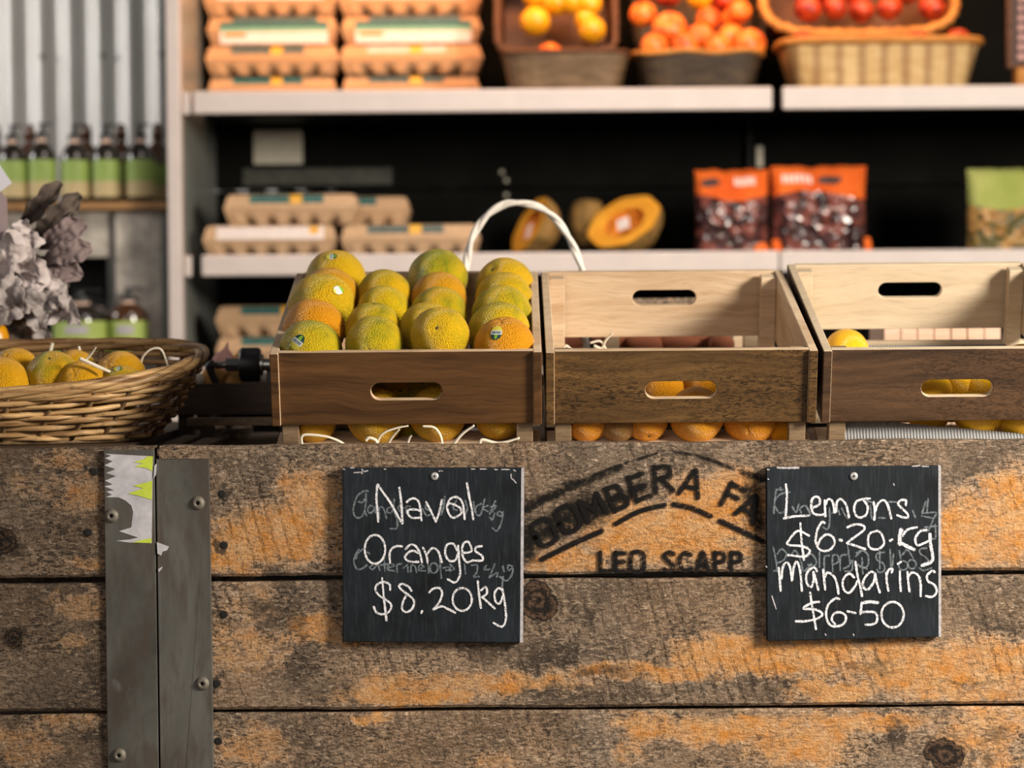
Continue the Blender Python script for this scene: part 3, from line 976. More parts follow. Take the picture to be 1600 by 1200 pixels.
old1 = [
 A((400, 375), (340, 370), (240, 440), (190, 560), (170, 680), (200, 770), (260, 790), (330, 730), (365, 560), (365, 410)), A((250, 540), (310, 550), (350, 500)), A((380, 760), (350, 690)),
 A((490, 620), (430, 600), (395, 660), (420, 715), (480, 690), (510, 620), (520, 715)), A((580, 800), (575, 640), (640, 640), (690, 800)), A((780, 620), (710, 640), (700, 700), (760, 710), (800, 620), (810, 500)), A((800, 700), (850, 800), (850, 950), (745, 960)),
 A((900, 690), (870, 640), (900, 600), (960, 640)), A((1000, 720), (1000, 620), (1060, 610)), A((1250, 650), (1310, 750), (1380, 740)), A((1310, 560), (1300, 640), (1380, 690)), A((1530, 600), (1600, 560), (1540, 740)),
 B((150, 460), (130, 600), (100, 740)), B((330, 520), (280, 640), (340, 670)), B((470, 520), (500, 640), (470, 740)), B((600, 540), (620, 700)),
 B((720, 570), (640, 620), (640, 730), (710, 740), (760, 540), (775, 500)), B((820, 600), (740, 640), (820, 690)), B((940, 530), (850, 730)), B((870, 620), (950, 600), (890, 700)), B((850, 780), (890, 820), (930, 720)), B((1050, 720), (1000, 690), (970, 740), (1040, 760), (1060, 700)), B((1055, 720), (1030, 880), (960, 995), (895, 950)),
 D((230, 340), (180, 420), (160, 520), (200, 610), (270, 610), (340, 560)), D((280, 340), (210, 400), (190, 470)), D((345, 380), (380, 400)), D((420, 560), (380, 590), (420, 620), (490, 560), (520, 630)), D((580, 480), (590, 640)), D((530, 560), (640, 540)), D((620, 600), (720, 570), (650, 540), (630, 620), (720, 640)), D((760, 660), (760, 560), (820, 540)), D((850, 600), (900, 560), (910, 660)), D((950, 650), (960, 560), (1010, 580), (1030, 660)),
 D((1060, 610), (1130, 590), (1080, 550), (1060, 630), (1150, 640)), D((1180, 480), (1200, 670)), D(*circ(1270, 600, 55, 70)), D((1350, 480), (1375, 740)), D((1400, 600), (1480, 590), (1500, 640)),
 E((880, 10), (920, 60), (840, 70)), E((1020, 10), (1030, 100)), E((1090, 20), (1140, 20), (1140, 80), (1110, 130), (1160, 130)), E((1230, 20), (1210, 60), (1260, 60)), E((1310, 10), (1260, 140)), E((1270, 130), (1340, 90), (1330, 130)), E((1390, 30), (1400, 80)), E((1390, 130), (1380, 240)), E((1480, 30), (1440, 20), (1440, 70), (1485, 50), (1470, 120), (1420, 170), (1360, 130)), 
]
strokes_mesh(old1, yf1 - .0003, 3.8, rough=.3).obj('faded_chalk_writing', M['old_chalk'], b1, off=l1)
scuff1 = [A((180, 85), (290, 78), (395, 55)), A((305, 30), (325, 70), (300, 100)), A((130, 12), (180, 10)), A((655, 30), (675, 30)), A((1510, 62), (1525, 58)), A((1548, 58), (1562, 60)), B((565, 28), (615, 30)), B((705, 28), (800, 30)), B((930, 35), (970, 38)), B((1040, 35), (1155, 36)), B((1225, 45), (1255, 60)), B((1185, 110), (1190, 170), (1230, 205), (1262, 245)), A((15, 30), (35, 35))]
for q in scuff1:
    strokes_mesh([q], yf1 - .0005, 2.0, rough=.3).obj('scuff', M['slate_edge'], b1, off=l1)

# second board
b2, l2, f2, yf2, t2 = board(((1197.5, 730.5), (1468.5, 727.5), (1469, 995), (1198.5, 1002)), (1334, 744), 'black chalkboard pricing lemons and mandarins, at the right of the bin')
e = [f2[1] + Vector((-W * .45, -.0004, 0)), f2[1] + Vector((W * .30, -.0004, 0)), f2[2] + Vector((W * .30, -.0004, 0)), f2[2] + Vector((-W * .45, -.0004, 0))]
MB().add([q - l2 for q in e] + [q - l2 + Vector((0, t2 * .96, 0)) for q in e], [(0, 3, 2, 1), (4, 5, 6, 7), (0, 1, 5, 4), (1, 2, 6, 5), (2, 3, 7, 6), (3, 0, 4, 7)]).obj('worn_edge', M['slate_edge'], b2)
A = lambda *p: C(1190, 730, 10, p)
B = lambda *p: C(1330, 760, 10, p)
D = lambda *p: C(1190, 850, 7.744, p)
E = lambda *p: C(1330, 850, 7.744, p)
F = lambda *p: C(1160, 680, 2.307, p)
chalk2 = [
 # Lemons
 A((380, 270), (395, 450), (375, 790)), A((350, 800), (500, 770), (740, 755)), A((800, 635), (900, 580), (905, 490), (850, 460), (790, 500), (775, 600), (800, 710), (880, 745), (970, 740)),
 A((985, 520), (995, 765)), A((1000, 580), (1040, 500), (1110, 540), (1140, 710)), A((1160, 700), (1180, 540), (1240, 500), (1320, 590), (1365, 780)),
 B((290, 190), (180, 200), (80, 240), (45, 350), (80, 460), (160, 485), (240, 430), (255, 310), (190, 210)), B((350, 245), (370, 400), (360, 520)), B((370, 400), (420, 270), (500, 215), (570, 290), (625, 500)),
 B((855, 290), (850, 215), (770, 220), (735, 280), (800, 350), (880, 430), (880, 485), (800, 480), (720, 450)),
 # $6.20.kg
 F((240, 362), (200, 345), (168, 378), (165, 395), (215, 400), (243, 415), (225, 437), (165, 432)), F((209, 318), (213, 380), (222, 450)),
 A((985, 870), (940, 860), (870, 980), (840, 1150)), [(1277, 853), (1283, 841), (1292, 835), (1301, 839), (1304, 848), (1298, 858), (1288, 861), (1279, 857), (1274, 845)], ([(1312, 843.5), (1315, 844.5)], 5.0),
 B((-60, 640), (0, 612), (90, 592), (190, 615), (205, 670), (120, 745), (0, 830), (-65, 885)), B((-60, 888), (60, 925), (220, 980)),
 B((310, 720), (270, 780), (265, 900), (310, 970), (420, 980), (510, 900), (490, 780), (430, 700), (340, 710)), B((605, 850), (640, 830)),
 (B((780, 680), (760, 780), (760, 900)), 7.2), B((810, 770), (850, 700), (920, 660), (1025, 640)), (B((770, 880), (860, 930), (980, 985)), 6.0),
 B((1175, 680), (1080, 700), (1010, 790), (1005, 870), (1040, 920), (1130, 890), (1215, 850)), (B((1230, 750), (1240, 900), (1270, 1060), (1270, 1150), (1215, 1200), (1110, 1235)), 6.0),
 # Mandarins
 D((208, 290), (218, 420), (230, 565)), D((240, 420), (260, 270), (310, 225), (350, 300), (365, 440)), D((370, 430), (390, 280), (425, 215), (465, 320), (487, 565)),
 D((670, 330), (640, 285), (580, 310), (540, 380), (550, 480), (600, 520), (630, 430), (625, 340)), D((630, 340), (660, 450), (685, 555)), D((745, 310), (755, 420), (770, 550)), D((765, 400), (800, 345), (880, 400), (915, 500), (930, 600)),
 D((1120, 405), (1070, 360), (1010, 390), (980, 470), (1000, 560), (1060, 590), (1130, 510), (1160, 450)), D((1135, 215), (1160, 380), (1190, 500), (1215, 630)),
 E((290, 360), (240, 335), (170, 400), (140, 480), (160, 540), (210, 545), (270, 460), (290, 370)), E((290, 360), (310, 470), (345, 585)), E((425, 350), (430, 460), (450, 565)), E((430, 370), (455, 310), (500, 305), (490, 345)),
 E((588, 330), (592, 460), (600, 570)), E((565, 240), (600, 218)), E((680, 340), (690, 460), (705, 575)), E((690, 390), (740, 345), (810, 380), (840, 480), (840, 630)),
 E((1010, 340), (980, 325), (920, 380), (930, 450), (1000, 490), (1035, 560), (1010, 620), (960, 640), (905, 630)),
 # $6-50
 D((695, 700), (620, 710), (520, 760), (520, 785), (640, 790), (725, 830), (725, 870), (650, 910), (520, 935), (415, 935)), D((588, 590), (610, 750), (640, 920), (658, 1030)),
 D((940, 665), (890, 660), (810, 730), (780, 830), (800, 940), (860, 995), (960, 985), (1015, 930), (1010, 860), (940, 825), (870, 850), (850, 920), (890, 970)), D((1040, 815), (1135, 835)),
 (E((320, 710), (220, 700), (130, 715)), 5.5), E((125, 720), (120, 780), (110, 845)), E((115, 830), (200, 820), (290, 830), (315, 890), (300, 950), (240, 975), (175, 975)),
 E(*circ(500, 855, 135, 155, 110, 480, 14)),
]
strokes_mesh(chalk2, yf2 - .0006, 4.1, rough=.16).obj('chalk_writing', M['chalk'], b2, off=l2)
old2 = [
 A((230, 350), (210, 480), (190, 720)), A((230, 350), (330, 350)), A((220, 500), (280, 430), (360, 400), (440, 390)), A((215, 620), (270, 710), (350, 700)), A((480, 620), (540, 700), (580, 580)), A((620, 720), (600, 650), (680, 600), (750, 700)), A((700, 600), (760, 740)),
 A((1060, 640), (1065, 780), (1055, 920), (1025, 975), (965, 940)), A((1100, 720), (1180, 650), (1220, 740)), A((1250, 640), (1310, 760), (1350, 800)), A((295, 320), (300, 360)),
 B((250, 230), (330, 250)), B((300, 300), (320, 500)), B((430, 490), (530, 495)), B((590, 240), (720, 245)), B((960, 380), (1000, 480)), B((1160, 240), (1110, 410)), B((1200, 200), (1185, 400)), B((1110, 420), (1320, 410), (1280, 520), (1210, 680), (1160, 700)), B((1100, 460), (1280, 500)), B((1150, 640), (1330, 620)), B((1310, 600), (1320, 800), (1260, 820)),
 D((140, 40), (170, 180), (190, 330)), D((190, 120), (240, 60), (300, 120), (260, 200), (180, 230)), D((360, 130), (400, 80), (450, 140), (470, 200)), D((540, 160), (600, 120), (660, 200), (640, 260), (560, 250)), D((700, 100), (700, 280)), D((760, 330), (760, 160), (820, 140)), D((860, 330), (860, 150), (920, 140), (930, 210), (870, 250)), D((950, 320), (960, 150), (1040, 130)), D((990, 300), (1060, 260), (1100, 200), (1090, 320), (1010, 330)), D((1040, 20), (1070, 230)), D((1140, 150), (1200, 90)), D((150, 325), (260, 320)), D((480, 220), (510, 330), (600, 240)),
 E((60, 110), (130, 80), (200, 130), (205, 250), (140, 290), (70, 240)), E((130, 170), (140, 360)), E((70, 250), (190, 300)), E((400, 100), (310, 120), (310, 190), (390, 240), (400, 320), (340, 345), (310, 310)), E((345, 90), (345, 300)), E((470, 70), (480, 290)), E((510, 120), (500, 280)), E((580, 80), (600, 180)), E((620, 130), (680, 70), (750, 170)), E(*circ(630, 260, 55, 55)), E(*circ(735, 245, 50, 55)), E((910, 50), (840, 60), (830, 110), (900, 160), (930, 210), (850, 250)), E((820, 290), (880, 320), (970, 290)),
]
strokes_mesh(old2, yf2 - .0003, 3.8, rough=.3).obj('faded_chalk_writing', M['old_chalk'], b2, off=l2)
scuff2 = [(A((250, 8), (400, 12), (575, 8)), 3.2), A((90, 35), (115, 40)), A((100, 185), (110, 190)), F((613, 112), (640, 110)), F((648, 112), (670, 113)), D((125, 630), (175, 785)), D((770, 1090), (780, 1105)), D((55, 270), (62, 280)), F((400, 717), (402, 722)), F((545, 175), (547, 180))]
for q in scuff2:
    strokes_mesh([q], yf2 - .0005, 2.0, rough=.3).obj('scuff', M['slate_edge'], b2, off=l2)
# ------------------------------------------------------------------ fruit
def fruit_mesh(name, mat, kind='orange', seed=0):
    nu, nv = 36, 24
    def fn(u, v):
        th = math.pi * v
        ph = 2 * math.pi * u
        d = Vector((math.sin(th) * math.cos(ph), math.sin(th) * math.sin(ph), math.cos(th)))
        r = 1 + .03 * mnoise.noise(d * 1.3 + Vector((seed, 0, 0)))
        if kind == 'orange':
            r -= .085 * math.exp(-(th / .20) ** 2) + .05 * math.exp(-((math.pi - th) / .16) ** 2)
            r -= .032 * (1 - abs(math.cos(ph * 2.5))) ** 2 * math.exp(-((math.pi - th) / .42) ** 2)
            return d * r
        if kind == 'lemon':
            z = d.z * (1.22 + .16 * abs(d.z) ** 9)
            q = (1 - .22 * abs(d.z) ** 4)
            return Vector((d.x * r * q, d.y * r * q, z * r))
        if kind == 'mandarin':
            r -= .16 * math.exp(-(th / .22) ** 2) + .12 * math.exp(-((math.pi - th) / .25) ** 2)
            return Vector((d.x * r, d.y * r, d.z * r * .84))
        if kind == 'apple':
            r -= .32 * math.exp(-(th / .34) ** 2) + .18 * math.exp(-((math.pi - th) / .28) ** 2)
            q = 1 + .06 * d.z
            return Vector((d.x * r * q, d.y * r * q, d.z * r * .94))
        if kind == 'tuber':
            return Vector((d.x * r * (1.9), d.y * r * .8, d.z * r * .8)) + Vector((0, .12 * d.x * d.x, 0))
        return d * r
    return MB().grid(fn, nu, nv, closed_u=True).obj(name, mat, None, True)

def sticker_on(parent, direction, roll=0.0, size=.19, style=0):
    """a small oval produce sticker curved over the skin (unit sphere)"""
    n = Vector(direction).normalized()
    up = Vector((0, 0, 1)) if abs(n.z) < .95 else Vector((0, 1, 0))
    u = up.cross(n).normalized()
    w = n.cross(u)
    a = R(roll)
    u, w = u * math.cos(a) + w * math.sin(a), w * math.cos(a) - u * math.sin(a)
    mb = MB()
    K = 12
    vs, fs, mi = [], [], []
    def pt(x, y, lift=1.022):
        return (n + u * x * size * .72 + w * y * size).normalized() * lift
    N = 14
    for j in range(N):
        y0, y1 = -1 + 2 * j / N, -1 + 2 * (j + 1) / N
        x0, x1 = math.sqrt(max(0, 1 - y0 * y0)), math.sqrt(max(0, 1 - y1 * y1))
        for i in range(6):
            a0, a1 = -1 + 2 * i / 6, -1 + 2 * (i + 1) / 6
            b = len(vs)
            vs += [pt(a0 * x0, y0), pt(a1 * x0, y0), pt(a1 * x1, y1), pt(a0 * x1, y1)]
            fs.append((b, b + 1, b + 2, b + 3))
            ym = (y0 + y1) / 2
            if style == 0:
                mi.append(0 if ym < -.22 else (1 if ym < .22 else (3 if (i in (2, 3) and .3 < ym < .8) else 2)))
            elif style == 1:
                mi.append(0 if ym < -.55 else (1 if ym < .5 else 3))
            else:
                mi.append(1)
    mb.v, mb.f, mb.m, mb.e = [tuple(v) for v in vs], fs, mi, [0] * len(vs)
    s = mb.obj('sticker', [M['st_yellow'], M['st_white'], M['st_green'], M['st_lime']], parent, True)
    ink = MB()
    for k in range(5):     # the small dark figures printed across the white band
        x = -.62 + .31 * k
        q = [pt(x - .08, -.15, 1.027), pt(x + .08, -.15, 1.027), pt(x + .08, .15, 1.027), pt(x - .08, .15, 1.027)]
        if k == 2:
            q = [pt(x - .10, -.15, 1.027), pt(x + .02, -.15, 1.027), pt(x + .10, .15, 1.027), pt(x - .02, .15, 1.027)]
        ink.add(q, [(0, 1, 2, 3)])
    if style != 1:
        ink.obj('sticker_print', M['st_green'], s)
    return s

def make_fruit(name, kind, mat, seed, button=True):
    o = fruit_mesh(name, mat, kind, seed)
    if button:
        z = {'orange': .915, 'lemon': 1.36, 'mandarin': .705}[kind]
        MB().lathe([(0, z + .025), (.035, z + .03), (.06, z + .005), (.06, z - .04)], 9).obj('stem_button', M['button'], o, True)
    return o

PROTO = {}
def fruit(kind, name, mat, loc, r, rot, color, label, cat, group=None, seed=0, button=True):
    key = (kind, name, seed)
    if key not in PROTO:
        PROTO[key] = make_fruit(name, kind, mat, seed * 3.1, button)
        o = PROTO[key]
    else:
        o = PROTO[key].copy()
        COL.objects.link(o)
        for ch in PROTO[key].children:
            if ch.name.startswith('stem_button'):
                c = ch.copy()
                COL.objects.link(c)
                c.parent = o
    o.location = loc
    o.scale = (r, r, r) if not isinstance(r, tuple) else r
    o.rotation_euler = rot
    o.color = color
    return tag(o, label, cat, group)

def facing(v, spin=0.0):
    """euler that turns the fruit's stem end towards v"""
    q = Vector(v).normalized().to_track_quat('Z', 'Y')
    return (q @ Quaternion((0, 0, 1), spin)).to_euler()

def stick(o, wdir, roll=0, style=0, size=.19):
    """sticker placed by its direction in the world"""
    d = o.rotation_euler.to_matrix().inverted() @ Vector(wdir)
    # roll is measured against the world's up
    n = d.normalized()
    up = Vector((0, 0, 1)) if abs(n.z) < .95 else Vector((0, 1, 0))
    u0 = up.cross(n).normalized()
    w0 = n.cross(u0)
    wu = o.rotation_euler.to_matrix().inverted() @ Vector((0, 0, 1))
    wu = (wu - n * wu.dot(n))
    if wu.length > 1e-4:
        wu.normalize()
        base = math.degrees(math.atan2(-wu.dot(u0), wu.dot(w0)))
    else:
        base = 0
    return sticker_on(o, d, base + roll, size, style)

# ------------------------------------------------------------------ sloping crates on the bin
CW, CL, CH, PT = .3555, .423, .142, .0115
def crate(label, px, py, tilt, front_mat, pale, yf=.004, roll=0.0):
    rim = at(px, py, yf)
    t = R(tilt)
    root = thing('wooden_crate', label, 'crate', (0, 0, 0), (t, 0, 0), 'sloping wooden crates on the bin')
    m3 = Euler((t, 0, 0)).to_matrix()
    root.location = rim - m3 @ Vector((0, 0, CH))
    ph = .0995
    iw = CW - 2 * PT
    rect = [(-iw / 2, 0), (iw / 2, 0), (iw / 2, ph), (-iw / 2, ph)]
    slot = stadium(.0, ph * .455, .094, .0235)
    f = curve_panel('front_panel', [front_mat, pale], rect, [slot], PT, root)
    f.location = (0, PT / 2, CH - ph)
    slot = stadium(.004, ph * .60, .094, .0235)
    b = curve_panel('back_panel', [pale], rect, [slot], PT, root)
    b.location = (0, CL - PT / 2, CH - ph)
    for s in (-1, 1):
        sp = MB()
        x = s * (CW / 2 - PT / 2)
        sp.box((x, CL / 2, CH - ph / 2), (PT, CL, ph))
        o = sp.obj('side_panel', [pale, front_mat], root, bevel=.0012)
        for p in o.data.polygons:
            if p.normal.x * s > .5 or p.normal.y < -.5:
                p.material_index = 1
        for y in (PT + .011, CL - PT - .011):
            o = MB().box((s * (CW / 2 - PT - .0115), y, CH / 2 - .001), (.022, .021, CH - .004)).obj('corner_post', pale if y > .1 else M['post_out'], root, bevel=.001)  # front posts get darker wood: the front panel's shadow put into their colour
    for k in range(4):
        y = .045 + (CL - .09) * k / 3
        MB().box((0, y, .004), (CW - .004, .075, .008)).obj('floor_slat', pale, root, bevel=.001)
    for y in (PT * .5, CL - PT * .5):
        hh = .011 if y < .1 else .024
        MB().box((0, y, hh / 2), (CW, PT, hh)).obj('bottom_rail', pale, root, bevel=.001)
    return root
cr1 = crate('crate brimming with stickered navel oranges, left of the two emptier crates', 633.5, 551.5, 15.5, M['front_a'], M['pale'])
cr2 = crate('crate with streaky grained front and mandarins low inside, between the two other sloping crates', 1065.5, 549.3, 15.5, M['front_b'], M['pale'])
cr3 = crate('crate holding lemons over grey corrugated paper, cut by the right edge', 1500, 547, 16.8, M['front_c'], M['pale_b'])

# sloping rack that carries the crates
rack = thing('display_rack', 'low sloping timber rack under the three wooden crates', 'rack', (at(1065, 690, .3).x, .25, .828))
def crate_under(y):     # height of the crates' undersides above the deck, taken from the middle crate
    p = cr2.location + Euler((R(15.5), 0, 0)).to_matrix() @ Vector((0, y, 0))
    return p
for y in (.03, .40):
    p = crate_under(y)
    h = p.z - .828 - .005
    if h > .006:
        MB().box((0, p.y - .25, h - .012), (1.12, .03, .016)).obj('rail', M['grey_board'], rack, bevel=.002)
        for x in (-.53, -.18, .18, .53):
            MB().box((x, p.y - .25, (h - .02) / 2), (.028, .026, h - .02)).obj('leg', M['grey_board'], rack)

# ------------------------------------------------------------------ navel oranges, five rows of up to four
OC = (.80, .36, .012)
rows = ['front', 'second', 'third', 'fourth', 'back']
def dpt(k):
    return .057 + .0765 * k
top = [ # row, column, px, py, r px, green, stem direction
 (0, 0, 485, 550, 51, .66, (.5, .5, -.6)), (0, 1, 585, 538, 46.5, .70, (.02, .93, .30)), (0, 2, 687, 526, 48, .42, (-.05, -.75, .25)), (0, 3, 788, 543, 49, .16, (.1, .4, -.9)),
 (1, 0, 490, 516, 50, .06, (-.2, .5, -.8)), (1, 1, 583, 516, 45, .60, (.05, -.1, 1)), (1, 2, 668, 516, 45, .35, (.4, .7, -.4)), (1, 3, 780, 520, 50, .56, (-.6, .5, -.3)),
 (2, 0, 503, 480, 54, .40, (.3, .7, -.5)), (2, 1, 599, 488, 43, .46, (.2, .6, -.6)), (2, 2, 686, 493, 46, .60, (.5, .6, -.6)), (2, 3, 784, 494, 49, .64, (-.7, .1, .3)),
 (3, 0, 515, 464, 47, .20, (0, .6, -.8)), (3, 1, 601, 464, 44, .52, (.2, .7, -.5)), (3, 2, 686, 470, 46, .12, (.2, .6, -.7)), (3, 3, 788, 471, 47, .46, (.3, .7, -.5)),
 (4, 0, 525, 437, 48, .44, (.2, .7, -.6)), (4, 2, 684, 436, 48, .72, (.1, .2, .9)), (4, 3, 789, 447, 46, .42, (-.4, -.6, .55))]
hue = lambda g: 'green yellow' if g > .5 else ('golden' if g > .25 else 'deep orange')
placed = []
cols = ['at the left end', 'second from the left', 'second from the right', 'at the right end']
oranges = {}
for (r_, c_, px, py, rp, g, sd) in top:
    Y = dpt(r_)
    p = at(px, py, Y)
    if (r_, c_) not in ((0, 1), (0, 2), (0, 3), (1, 1), (4, 2), (4, 3)):
        sd = (random.choice((-1, 1)), random.uniform(.1, .6), random.uniform(-.3, .2))
    rad = rp * mpp(Y) * .985
    lab = f'{hue(g)} navel orange {cols[c_]} of the {rows[r_]} row in full crate'
    if (r_, c_) in ((4, 0), (2, 0), (0, 0), (0, 3)):
        lab = lab.replace('navel orange', 'stickered navel orange')
    col = (OC[0] + random.uniform(-.03, .03), OC[1] + (.14 if g > .25 else 0) + random.uniform(-.02, .03), OC[2], g)
    o = fruit('orange', 'navel_orange', M['citrus'], p, rad, facing(sd, random.uniform(0, 6)), col, lab, 'orange', 'navel oranges heaped in the crate', random.choice((0, 1, 2)))
    oranges[(r_, c_)] = o
    placed.append((o, rad))
stick(oranges[(4, 0)], (-.10, -.72, .80), -80, 0)
stick(oranges[(2, 0)], (.55, -.72, .50), -75, 1)
stick(oranges[(0, 0)], (-.35, -.98, .36), -35, 0, .27)
stick(oranges[(0, 3)], (-.26, -.90, .52), 178, 0, .26)

low = [(490, 657, 36, .30), (586, 650, 46, .46), (684, 647, 45, .42), (780, 648, 40, .34)]
for k, (px, py, rp, g) in enumerate(low):
    p = at(px, py, .082)
    col = (OC[0], OC[1] + .06, OC[2], g)
    fruit('orange', 'navel_orange', M['citrus'], p, rp * mpp(.06), facing((random.uniform(-.4, .4), .5, -.8), k), col, 'navel orange under the full crate\'s front board, ' + ['at the left corner post', 'second from the left corner post', 'second from the right corner post', 'at the right corner post'][k], 'orange', 'navel oranges in the bottom of the crate', k % 3)
fruit('orange', 'navel_orange', M['citrus'], at(606, 600, .150), .040, (1, 2, 0), (OC[0], OC[1], OC[2], .75), 'greenish orange at the left of the full crate\'s handle slot', 'orange', 'navel oranges in the bottom of the crate', 1)
fruit('orange', 'navel_orange', M['citrus'], at(678, 604, .150), .041, (2, 2, 0), (OC[0], OC[1], OC[2], .7), 'greenish orange at the right of the full crate\'s handle slot', 'orange', 'navel oranges in the bottom of the crate', 2)
fruit('orange', 'navel_orange', M['citrus'], at(640, 668, .135), .040, (1, 2, 0), (OC[0], OC[1], OC[2], .75), 'shaded greenish orange deep behind the full crate\'s bottom gap', 'orange', 'navel oranges in the bottom of the crate', 1)

# ------------------------------------------------------------------ mandarins and oranges low in the middle crate
low2 = [(916, 654, 37, .0, 'orange', (.5, -.8, .3), 'golden mandarin with a small scar, left end under the streaky crate front'),
        (966, 657, 34, .0, 'orange', (-.2, -1, .05), 'brown blotched mandarin beside the scarred one under the streaky crate front'),
        (1010, 656, 34, .0, 'orange', (.1, -.6, -.8), 'knobbly golden mandarin touching the brown blotched one'),
        (1088, 648, 44, .0, 'orange', (.42, -.85, -.16), 'golden mandarin showing its dark stem end, middle of the streaky crate\'s gap'),
        (1174, 650, 46, .0, 'orange', (.2, .8, .3), 'deep orange mandarin fourth along under the streaky crate front'),
        (1226, 672, 30, .0, 'orange', (.2, .8, .3), 'small mandarin against the right corner post of the streaky crate')]
for k, (px, py, rp, g, kd, sd, lab) in enumerate(low2):
    Y = .078 if k not in (4, 5) else .088
    o = fruit('orange', 'mandarin', M['citrus'], at(px, py, Y), rp * mpp(Y), facing(sd, k), (.84, .33 + .02 * (k % 2), .012, 0.06 if k != 1 else .0), lab, 'mandarin', 'mandarins low in the middle crate', k % 3)
    if k == 1:
        o.color = (.30, .15, .03, 0)
for k, (px, py, rp) in enumerate(((1035, 622, 42), (1105, 618, 44), (1070, 590, 36))):
    Y = .155 + (.05 if k == 2 else 0)
    fruit('orange', 'mandarin', M['citrus'], at(px, py, Y), rp * mpp(Y), facing((.1, .5, -.8), k), (.88, .36, .012, 0.02), ['left mandarin seen through the streaky crate\'s handle slot', 'right mandarin seen through the streaky crate\'s handle slot', 'mandarin seen at the top of the streaky crate\'s handle slot'][k], 'mandarin', 'mandarins low in the middle crate', k % 3)

# ------------------------------------------------------------------ lemons in the right crate
lem = [(1322, 552, 36, .30, (.1, .8, .5), 'whole lemon rising above the front rim of the right crate'),
       (1452, 575, 34, .22, (1, .3, .1), 'lemon whose top just clears the right crate\'s rim'),
       (1598, 570, 34, .24, (1, .3, .1), 'lemon at the photo\'s right edge just above the crate rim'),
       (1448, 612, 37, .10, (.9, .3, .5), 'lemon at the left of the right crate\'s handle slot'),
       (1490, 598, 40, .13, (.2, .9, -.2), 'stickered lemon in the middle of the right crate\'s handle slot'),
       (1535, 606, 36, .12, (.9, .2, -.4), 'lemon at the right of the right crate\'s handle slot'),
       (1528, 645, 36, .085, (1, .2, -.3), 'lemon under the right crate\'s front board above the grey paper'),
       (1604, 652, 36, .085, (1, .1, .2), 'lemon under the right crate\'s front board at the photo\'s edge'),
       (1452, 646, 30, .10, (1, .2, .1), 'lemon barely showing under the right crate above the grey paper')]
for k, (px, py, rp, Y, sd, lab) in enumerate(lem):
    o = fruit('lemon', 'lemon', M['citrus_smooth'], at(px, py, Y), rp * mpp(Y) * (.98 if k else 1.0), facing(sd, k), (.86, .47, .012, .0), lab, 'lemon', 'lemons in the right crate', k % 2)
    if k == 4:
        stick(o, (-.12, -1, .12), 90, 2, .34)

mb = MB()
def lin(u, v):
    px = 1308 + 330 * u
    py = 690 - (31 - 22 * max(0, (u - .25) / .75)) * v if v <= 1 else 0
    return at(px, py, .055 + .01 * v)
mb.grid(lin, 60, 3)
o = mb.obj('paper_liner', M['liner'], None, True)
tag(o, 'grey corrugated paper liner showing under the right crate\'s front board', 'paper')
sol = o.modifiers.new('thick', 'SOLIDIFY')
sol.thickness = .002
def lin2(u, v):
    p = cr3.location + Euler((R(16.8), 0, 0)).to_matrix() @ Vector((-.145 + .29 * u, CL - .045 + .012 * v, .012 + .014 * v))
    return p
o = MB().grid(lin2, 40, 2).obj('paper_liner', M['liner'], None, True)
tag(o, 'grey paper edge lying along the back rail of the right crate', 'paper')
o.modifiers.new('thick', 'SOLIDIFY').thickness = .002

# ------------------------------------------------------------------ paper shreds
def shred(pts, Y, w, label, group, twist=1.0, dy=0.0):
    P = smoothed([at(px, py, Y + dy * i) for i, (px, py) in enumerate(pts)], 8)
    mb = MB()
    vs, fs = [], []
    for i, p in enumerate(P):
        t = (P[min(len(P) - 1, i + 1)] - P[max(0, i - 1)]).normalized()
        a = twist * i / len(P)
        q = Vector((-t.z, 0, t.x)) * math.cos(a) + Vector((0, 1, 0)) * math.sin(a)
        vs += [p - q * w / 2, p + q * w / 2]
    for i in range(len(P) - 1):
        fs.append((2 * i, 2 * i + 1, 2 * i + 3, 2 * i + 2))
    o = mb.add(vs, fs).obj('paper_shred', M['raffia'], None, True)
    o.modifiers.new('thick', 'SOLIDIFY').thickness = .0006
    return tag(o, label, 'paper shred', group)
g1 = 'paper shreds in the bottom of the full crate'
shred([(472, 696), (471, 683), (480, 679), (510, 682), (532, 690), (545, 700)], .028, .0035, 'arched paper shred before the leftmost low orange', g1)
shred([(571, 689), (577, 684), (588, 688), (590, 696)], .030, .004, 'short curled paper shred left of the second low orange', g1)
shred([(590, 700), (592, 685), (602, 675), (622, 668), (638, 665)], .034, .003, 'paper shred curving up over the second low orange', g1)
shred([(604, 700), (612, 684), (624, 670)], .033, .003, 'short straight paper shred beside the curving one', g1)
shred([(660, 666), (678, 668), (688, 680), (692, 698)], .034, .003, 'paper shred hooking over the third low orange', g1)
shred([(635, 698), (640, 684), (643, 680)], .032, .003, 'stub of paper shred between the second and third low oranges', g1)
shred([(706, 698), (722, 678), (741, 664)], .034, .004, 'slanting paper shred between the third and fourth low oranges', g1)
shred([(749, 695), (754, 687), (780, 692), (812, 684)], .028, .004, 'flat paper shred before the right corner post', g1)
g2 = 'paper shreds in the middle crate'
shred([(878, 552), (884, 540), (895, 548)], .36, .004, 'paper shred left of the white stake in the middle crate', g2)
shred([(928, 540), (940, 544), (946, 532), (957, 520)], .36, .004, 'forked paper shred in the back of the middle crate', g2)
shred([(922, 536), (938, 533), (948, 546)], .362, .003, 'paper shred crossing the forked one', g2)

